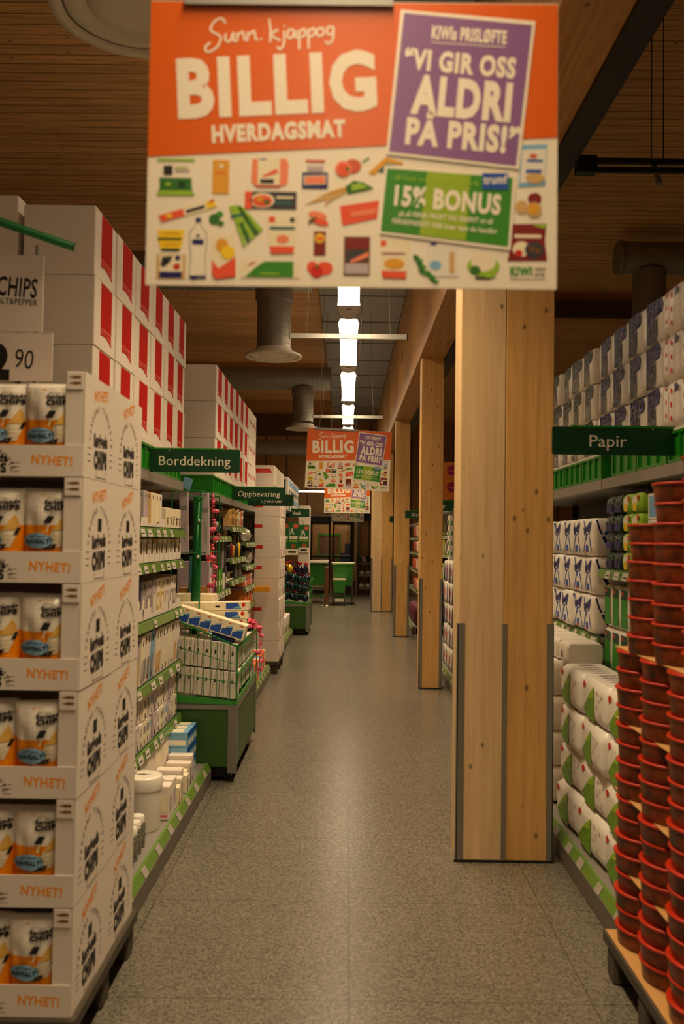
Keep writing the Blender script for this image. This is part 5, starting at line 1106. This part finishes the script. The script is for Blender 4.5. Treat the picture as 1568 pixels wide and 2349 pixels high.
    for k in range(9):
        for j in range(3):
            blue = k < 4
            yy = 4.16+k*.27 if k < 4 else 4.16+k*.27+.06
            tag(put('foil_roll_pack', km[0 if blue else 1], None, (XR+.01+random.uniform(-.008, .008), yy, 2.052+j*.209), (0, 0, random.uniform(-.05, .05))), '%s film wrapped roll pack, %s tier, %s from the near end above the Papir sign' % ('blue' if blue else 'green', ('bottom', 'middle', 'top')[j], ORD[k]), 'kitchen paper', 'film wrapped packs on the right shelf top')
    for k in range(2):
        for j in range(3): tag(put('roll_pack', rmm, None, (XR+.0, 3.70+k*.215, 2.052+j*.209)), 'red leaf printed roll pack, %s tier, %s from the near end at right edge' % (('bottom', 'middle', 'top')[j], ORD[k]), 'kitchen paper', 'red leaf packs at the right edge')
    tag(MB().box(XR+.006, XR+.35, 3.56, 7.2, 2.039, 2.05, 'carton').build('carrier_board'), 'pale board lying across the right crates under the roll packs', 'board')
    # unit seen right of the second column
    wp = pack('nappy_pack', .26, .24, .235, 'film_white', [('f', ('p', [(.1, .05), (.35, .0), (.5, .6), (.3, .95)]), 'navy'), ('f', ('e', .7, .5, .15, .2), 'red_pale'), ('n', ('r', .1, .1, .9, .9), 'lid_light')], soft=True, face=-1)
    for j in range(5):
        for k in range(7): tag(put('nappy_pack', wp, None, (1.145+random.uniform(-.006, .006), 8.8+k*.28, .129+j*.239), (0, 0, random.uniform(-.05, .05))), 'white and blue bulk pack, %s tier, %s from the near end behind the columns' % (('bottom', 'second', 'third', 'fourth', 'top')[j], ORD[k]), 'pack', 'white bulk packs behind the columns')
    om = pack('orange_carton', .4, .3, .222, 'box_orange', [('n', ('e', .5, .5, .27, .36), 'red_pale'), ('n', ('e', .5, .5, .23, .31), 'magenta', 2), ('n', ('t', 'edgard', (.32, .44), (.68, .44), .1), 'red_pale', 3)], face=-1)
    for j in range(3):
        for k in range(2): tag(put('orange_carton', om, None, (1.24, 12.2+k*.42, 1.927+j*.2245)), 'orange carton with dark red disc, %s tier, %s' % (('bottom', 'middle', 'top')[j], ('front', 'rear')[k]), 'carton', 'orange cartons on the right top shelf')
    tag(MB().box(1.22, 1.9, 8.6, 13.4, 1.902, 1.925, 'shelf_steel').build('top_board'), 'grey board carrying the orange cartons', 'board')
    fm = pack('picture_box', .16, .2, .12, 'carton', [('n', ('r', .08, .05, .92, .45), 'green'), ('n', ('e', .5, .5, .3, .3), 'brown', 2), ('f', ('r', .1, .05, .9, .5), 'green')], face=-1)
    for k in range(9): tag(put('picture_box', fm, None, (1.26, 11.4, .9+k*.122-.0 if False else 1.303-.0+0)) if False else put('picture_box', fm, None, (1.23, 10.95, .75+k*.123)), 'white box with green picture, %s from the bottom of the narrow tower' % ORD[k], 'box', 'picture boxes in the narrow tower')
    tag(MB().rbox(1.22, 1.38, 10.86, 11.04, .1225, .748, 'grey', .004, 1).build('tower_base'), 'grey box base under the narrow tower of picture boxes', 'box')
    tag(MB().box(1.24, 1.30, 10.6, 10.64, .122+5*.238, 1.9, 'shelf_steel').build('grey_post'), 'grey upright panel beside the narrow picture tower', 'panel')
    gm = [pack('toy_pack', .2, .2, .205, c, [('n', ('e', .5, .5, .3, .3), d), ('f', ('e', .5, .5, .3, .3), d)], face=-1) for c, d in (('carton', 'ink'), ('brown', 'cream'), ('lime', 'lilac'), ('red_pale', 'lilac'), ('charcoal', 'gold'))]
    for z, zz in ((1.003, 'low'), (1.353, 'middle'), (1.623, 'upper')):
        row('toy_pack', gm, ['white', 'brown', 'lime', 'pink', 'dark'] and ['white spotted pack', 'brown pack', 'lime pack', 'pink pack', 'dark pack'], 'pack', 9, 11.35, .23, 1.385, z+.008, 'packs behind the second column', .006, lab2='on the %s shelf behind the second column' % zz)
    # far unit
    hm = [pack('hanging_bag', .22, .12, .215, c, [('n', ('r', .1, .5, .9, .9), d), ('n', ('e', .5, .3, .3, .2), 'cream', 2)], soft=True, face=-1) for c, d in (('teal', 'coral'), ('coral', 'cream'), ('lilac', 'teal'), ('cream', 'plum'), ('red_pale', 'coral'))]
    hn = ['teal', 'coral', 'mauve', 'cream', 'pink']
    for z, zz in ((.553, 'lowest'), (.953, 'second'), (1.303, 'third'), (1.603, 'top')):
        row('snack_bag', hm, [n+' bag' for n in hn], 'bag', 12, 15.15, .3, 1.37, z+.01, 'bags on the far right unit', .01, lab2='on the %s shelf of the far right unit' % zz)
    for k in range(4):
        m = MB(); m.rbox(0, .25, -.15, .15, 0, .33, 'plum', .06, 4, True, .01); tag(m.build('dark_sack', None, (1.14, 15.2+k*.36, .122)), 'dark stuffed sack, %s from the near end on the far right floor shelf' % ORD[k], 'sack', 'dark sacks on the far right unit')
    gx = pack('grey_window_box', .3, .3, .27, 'grey', [('n', ('r', .1, .15, .9, .9), 'charcoal'), ('f', ('r', .1, .15, .4, .85), 'charcoal'), ('f', ('r', .55, .15, .9, .85), 'charcoal')], face=-1)
    for j in range(3):
        for k in range(4): tag(put('grey_window_box', gx, None, (1.41, 15.2+k*.32, 1.902+j*.273)), 'pale box with dark windows, %s tier, %s from the near end between the columns' % (('bottom', 'middle', 'top')[j], ORD[k]), 'box', 'dark windowed boxes between the columns')
right_goods()

# ================================================================ tubs with orange rims
def tubs():
    t = thing('display_pallet', 'dark pallet under the orange tubs at lower right', 'pallet', (.955, 2.50, 0))
    MB().rbox(-.005, .6, -.02, .84, .1, .145, 'pallet', .008, 1).build('deck', t)
    for y in (.0, .36, .70):
        for x in (.0, .46): MB().rbox(x, x+.1, y, y+.1, 0, .1, 'pallet', .012, 1).build('block', t)
    R = .126; hgt = .0628
    b = MB(); b.lathe([(R*.90, 0), (R*.92, .003), (R*.955, hgt-.007)], 'tub_amber', 36); bm = b.mesh('tub_body')
    l = MB(); l.lathe([(R*.93, hgt-.0085), (R*.995, hgt-.0085), (R*1.0, hgt-.003), (R*.975, hgt), (R*.9, hgt-.0012)], 'tub_rim', 36, caps=True); lm = l.mesh('tub_lid')
    cols = ('farthest', 'middle', 'nearest')
    def stack(x, y, z, n, col, part, sheet_above):
        for k in range(n):
            t = thing('snack_tub', 'orange rimmed tub, %s from the bottom of the %s %s column' % (ORD[k], part, cols[col]), 'tub', (x+random.uniform(-.004, .004), y+random.uniform(-.004, .004), z+k*(hgt+.0003)), (0, 0, random.uniform(0, 6)), 'orange rimmed tubs on the right pallet')
            put('tub_body', bm, t); put('tub_lid', lm, t)
    ys = (3.205, 2.945, 2.685); z = .15
    sh = lambda z, lab, dx=0: tag(MB().box(.985-dx, 1.36, 2.53, 3.315, 0, .003, 'cardboard').build('cardboard_sheet', None, (0, 0, z)), lab, 'cardboard sheet')
    sh(.146, 'brown cardboard sheet on the pallet under the lowest tubs', .03)
    for c in range(3):
        n = 0; zz = z
        for lay in range(4):
            for k in range(4):
                tt = thing('snack_tub', 'orange rimmed tub, %s from the bottom of the %s lower column' % (ORD[n], cols[c]), 'tub', (1.085+random.uniform(-.004, .004), ys[c]+random.uniform(-.003, .003), zz+k*(hgt+.0003)), (0, 0, random.uniform(0, 6)), 'orange rimmed tubs on the right pallet')
                put('tub_body', bm, tt); put('tub_lid', lm, tt); n += 1
            zz += 4*(hgt+.0003)+.0035
    lay_z = [z+4*(hgt+.0003)*i+.0035*(i-1) for i in (1, 2, 3, 4)]
    for i, q in enumerate(lay_z): sh(q+.0001, 'brown cardboard sheet, %s up between the tub layers' % ORD[i])
    top = lay_z[3]+.004
    for c, n in enumerate((7, 9, 10)):
        for k in range(n):
            tt = thing('snack_tub', 'orange rimmed tub, %s from the bottom of the %s upper column' % (ORD[k], cols[c]), 'tub', (1.093+random.uniform(-.004, .004), (3.1, 2.845, 2.59)[c]+random.uniform(-.003, .003), top+k*(hgt+.0003)), (0, 0, random.uniform(0, 6)), 'orange rimmed tubs on the right pallet')
            put('tub_body', bm, tt); put('tub_lid', lm, tt)
tubs()

# ================================================================ entrance corner
def entrance():
    def cart(label, loc, rot):
        t = thing('shopping_trolley', label, 'trolley', loc, rot)
        m = MB(); B = [(-.2, 0, .45), (.2, 0, .45), (.17, .7, .5), (-.17, .7, .5)]; T = [(-.26, -.05, .95), (.26, -.05, .95), (.21, .78, .88), (-.21, .78, .88)]
        m.loft([B, T], 'green_cart', False, False); m.face(B, 'green_cart'); m.build('basket', t)
        m = MB(); m.tube([T[0], T[1], T[2], T[3], T[0]], .014, 'green_cart', 8); m.build('basket_rim', t)
        MB().tube([(-.27, -.1, .99), (.27, -.1, .99)], .016, 'letter_white', 10).build('handle', t)
        m = MB()
        for s in (-1, 1): m.tube([(s*.25, -.08, .98), (s*.22, .0, .5), (s*.23, -.02, .12), (s*.2, .75, .14)], .012, 'steel', 8)
        m.build('chassis', t)
        MB().box(-.2, .2, .1, .62, .16, .19, 'green_cart').build('lower_tray', t)
        for s in (-1, 1):
            for y in (.02, .72): MB().lathe([(.055, -.014), (.055, .014)], 'black', 16).build('wheel', t, (s*.22, y, .057), (0, PI/2, 0))
        return t
    c = cart('green plastic shopping trolley standing right of the rope post', (-.09, 21.35, 0), (0, 0, 0))
    dup(c, (-.72, 21.6, 0), 'green plastic shopping trolley standing left of the rope post')
    t = thing('child_trolley', 'small green trolley in front of the right shopping trolley', 'trolley', (-.17, 21.0, 0))
    m = MB(); m.loft([[(-.12, 0, .3), (.12, 0, .3), (.12, .26, .3), (-.12, .26, .3)], [(-.15, -.02, .6), (.15, -.02, .6), (.15, .3, .6), (-.15, .3, .6)]], 'green_cart', False, False); m.face([(-.12, 0, .3), (.12, 0, .3), (.12, .26, .3), (-.12, .26, .3)], 'green_cart'); m.build('basket', t)
    MB().box(-.15, .15, -.02, .3, .6, .625, 'cream').build('lid_card', t)
    m = MB()
    for s in (-1, 1): m.tube([(s*.13, 0, .5), (s*.12, .0, .1), (s*.12, .26, .1)], .01, 'steel', 8)
    m.build('chassis', t); MB().box(-.1, .1, .02, .2, .1, .16, 'letter_white').build('base_box', t)
    for s in (-1, 1):
        for y in (.02, .26): MB().lathe([(.045, -.012), (.045, .012)], 'black', 14).build('wheel', t, (s*.14, y, .047), (0, PI/2, 0))
    t = thing('barrier_post', 'dark brown barrier post with shiny foot at the trolleys', 'post', (-.47, 21.0, 0))
    MB().lathe([(.15, 0), (.15, .012), (.05, .03)], 'chrome', 24).build('foot', t); MB().rbox(-.05, .05, -.05, .05, .03, .9, 'brown', .01, 2).build('post_shaft', t); MB().tube([(-.05, 0, .44), (-.6, .0, .44)], .015, 'steel', 8).build('rail', t)
    t = thing('cover_board', 'striped pale board lying on the left trolley', 'board', (-.72, 21.55, 1.01)); m = MB(); m.box(-.28, .28, -.05, .5, 0, .02, 'letter_white')
    for k in range(5): m.poly(lambda u, v, q=1: Vector((u, v, .02+.0006*q)), [(-.27+.11*k, -.05), (-.22+.11*k, -.05), (-.15+.11*k, .5), (-.2+.11*k, .5)], 'shelf_steel')
    m.build('board_sheet', t)
    t = thing('goods_rack', 'small dark shelf rack of white goods by the entrance wall', 'rack', (.48, 25.3, 0))
    for x in (-.19, .23): MB().box(x, x+.03, 0, .42, 0, 1.15, 'charcoal').build('side_panel', t)
    for z in (.16, .52, .86): MB().box(-.16, .23, 0, .4, z, z+.03, 'shelf_steel').build('shelf', t)
    for z, nz in ((.19, 'lower'), (.55, 'middle')):
        for k in range(2):
            m = MB(); m.lathe([(.02, 0), (.07, .02), (.085, .06), (.05, .11), (.0, .125)], 'lid_light', 16); tag(m.build('white_bundle', None, (.41+.19*k, 25.44, z+.001)), 'white bundle, %s, on the %s board of the entrance rack' % (('left', 'right')[k], nz), 'bundle', 'white bundles on the entrance rack')
    for k in range(3): tag(MB().rbox(-.05, .05, 0, .25, 0, .02, ('green', 'lid_light', 'dark_green')[k], .003, 1).build('leaflet', None, (.38+.12*k, 25.36, .93), (.5, 0, .2)), '%s leaflet lying on the top board of the entrance rack' % ('green', 'white', 'dark green')[k], 'leaflet')
    t = thing('potted_poinsettia', 'red poinsettia in a dark pot beside the glass entrance', 'plant', (.1, 25.2, 0)); MB().lathe([(.10, 0), (.15, .35), (.15, .38)], 'charcoal', 20).build('pot', t)
    rng = random.Random(5); m = MB(); k_ = MB()
    for i in range(46):
        a = rng.uniform(0, 2*PI); r = rng.uniform(.02, .2); z = .46+rng.uniform(0, .12)-r*.2; q = Vector((r*math.cos(a), r*math.sin(a), z)); d = Vector((math.cos(a), math.sin(a), .2))*.05; s = Vector((-math.sin(a), math.cos(a), 0))*.025
        (m if i % 4 else k_).face([q-d, q+s, q+d, q-s], 'dark_red' if i % 4 else 'leaf')
    m.build('red_bracts', t); k_.tube([(0, 0, .3), (0, 0, .46)], .02, 'leaf', 6); k_.build('leaves', t)
    t = thing('wall_speaker', 'black box speaker on the wall right of the farthest banner', 'speaker', (.55, 25.72, 2.08)); MB().rbox(-.12, .12, -.2, .0, 0, .22, 'black', .01, 2).build('case', t); MB().tube([(.0, 0, .12), (.0, .13, .12)], .012, 'steel', 8).build('bracket', t)
    # behind the glass
    t = thing('notice_board', 'green framed notice board behind the entrance glass', 'board', (-.62, 28.2, 1.0)); m = MB()
    for a in ((-.3, .42, 0, .05), (-.3, .42, .65, .72)): m.box(a[0], a[1], -.02, .02, a[2], a[3], 'green_cart')
    for x in (-.3, .37): m.box(x, x+.05, -.02, .02, .05, .65, 'green_cart')
    m.build('frame', t); MB().box(-.25, .37, -.005, .015, .05, .65, 'brown').build('panel', t); m = MB(); m.box(-.06, .06, .3, .34, -1, 0, 'shelf_steel'); 
    for x in (-.2, .3): MB().box(x, x+.04, -.02, .02, -1, 0, 'green_cart').build('stand_leg', t)
    t = thing('white_notice', 'white paper notice on the entrance glass', 'notice', (-.66, 25.79, .62)); MB().box(-.13, .13, -.004, .0, 0, .36, 'letter_white').rect(lambda u, v, k=1: Vector((u, -.0046, v)), -.09, .08, .09, .28, 'sky') ; m = MB(); m.box(-.13, .13, -.004, 0, 0, .36, 'letter_white'); m.rect(lambda u, v, k=1: Vector((u, -.0046, v)), -.09, .08, .09, .28, 'sky'); m.build('paper_sheet', t)
    cm = MB(); cm.box(-.2, .2, 0, .3, 0, .02, 'blue')
    for a in ((-.2, .2, 0, .015), (-.2, .2, .285, .3)): cm.box(a[0], a[1], a[2], a[3], .02, .28, 'blue')
    for x in (-.2, .185): cm.box(x, x+.015, .015, .285, .02, .28, 'blue')
    cm = cm.mesh('blue_crate')
    for k in range(5): tag(put('blue_crate', cm, None, (-.02+.15*(k > 3), 27.0, .0+.285*k)), 'blue plastic crate, %s from the floor behind the entrance glass' % ORD[k], 'crate', 'blue crates behind the entrance')
    tag(MB().box(-.5, .5, -.02, .02, -.02, .02, 'lamp_lens').box(-.4, -.395, -.003, .003, .02, CEIL-2.86, 'steel').box(.395, .4, -.003, .003, .02, CEIL-2.86, 'steel').build('tube_lamp', None, (-.86, 24.9, 2.86)), 'thin white tube lamp far away left of the lower banners', 'lamp')
entrance()
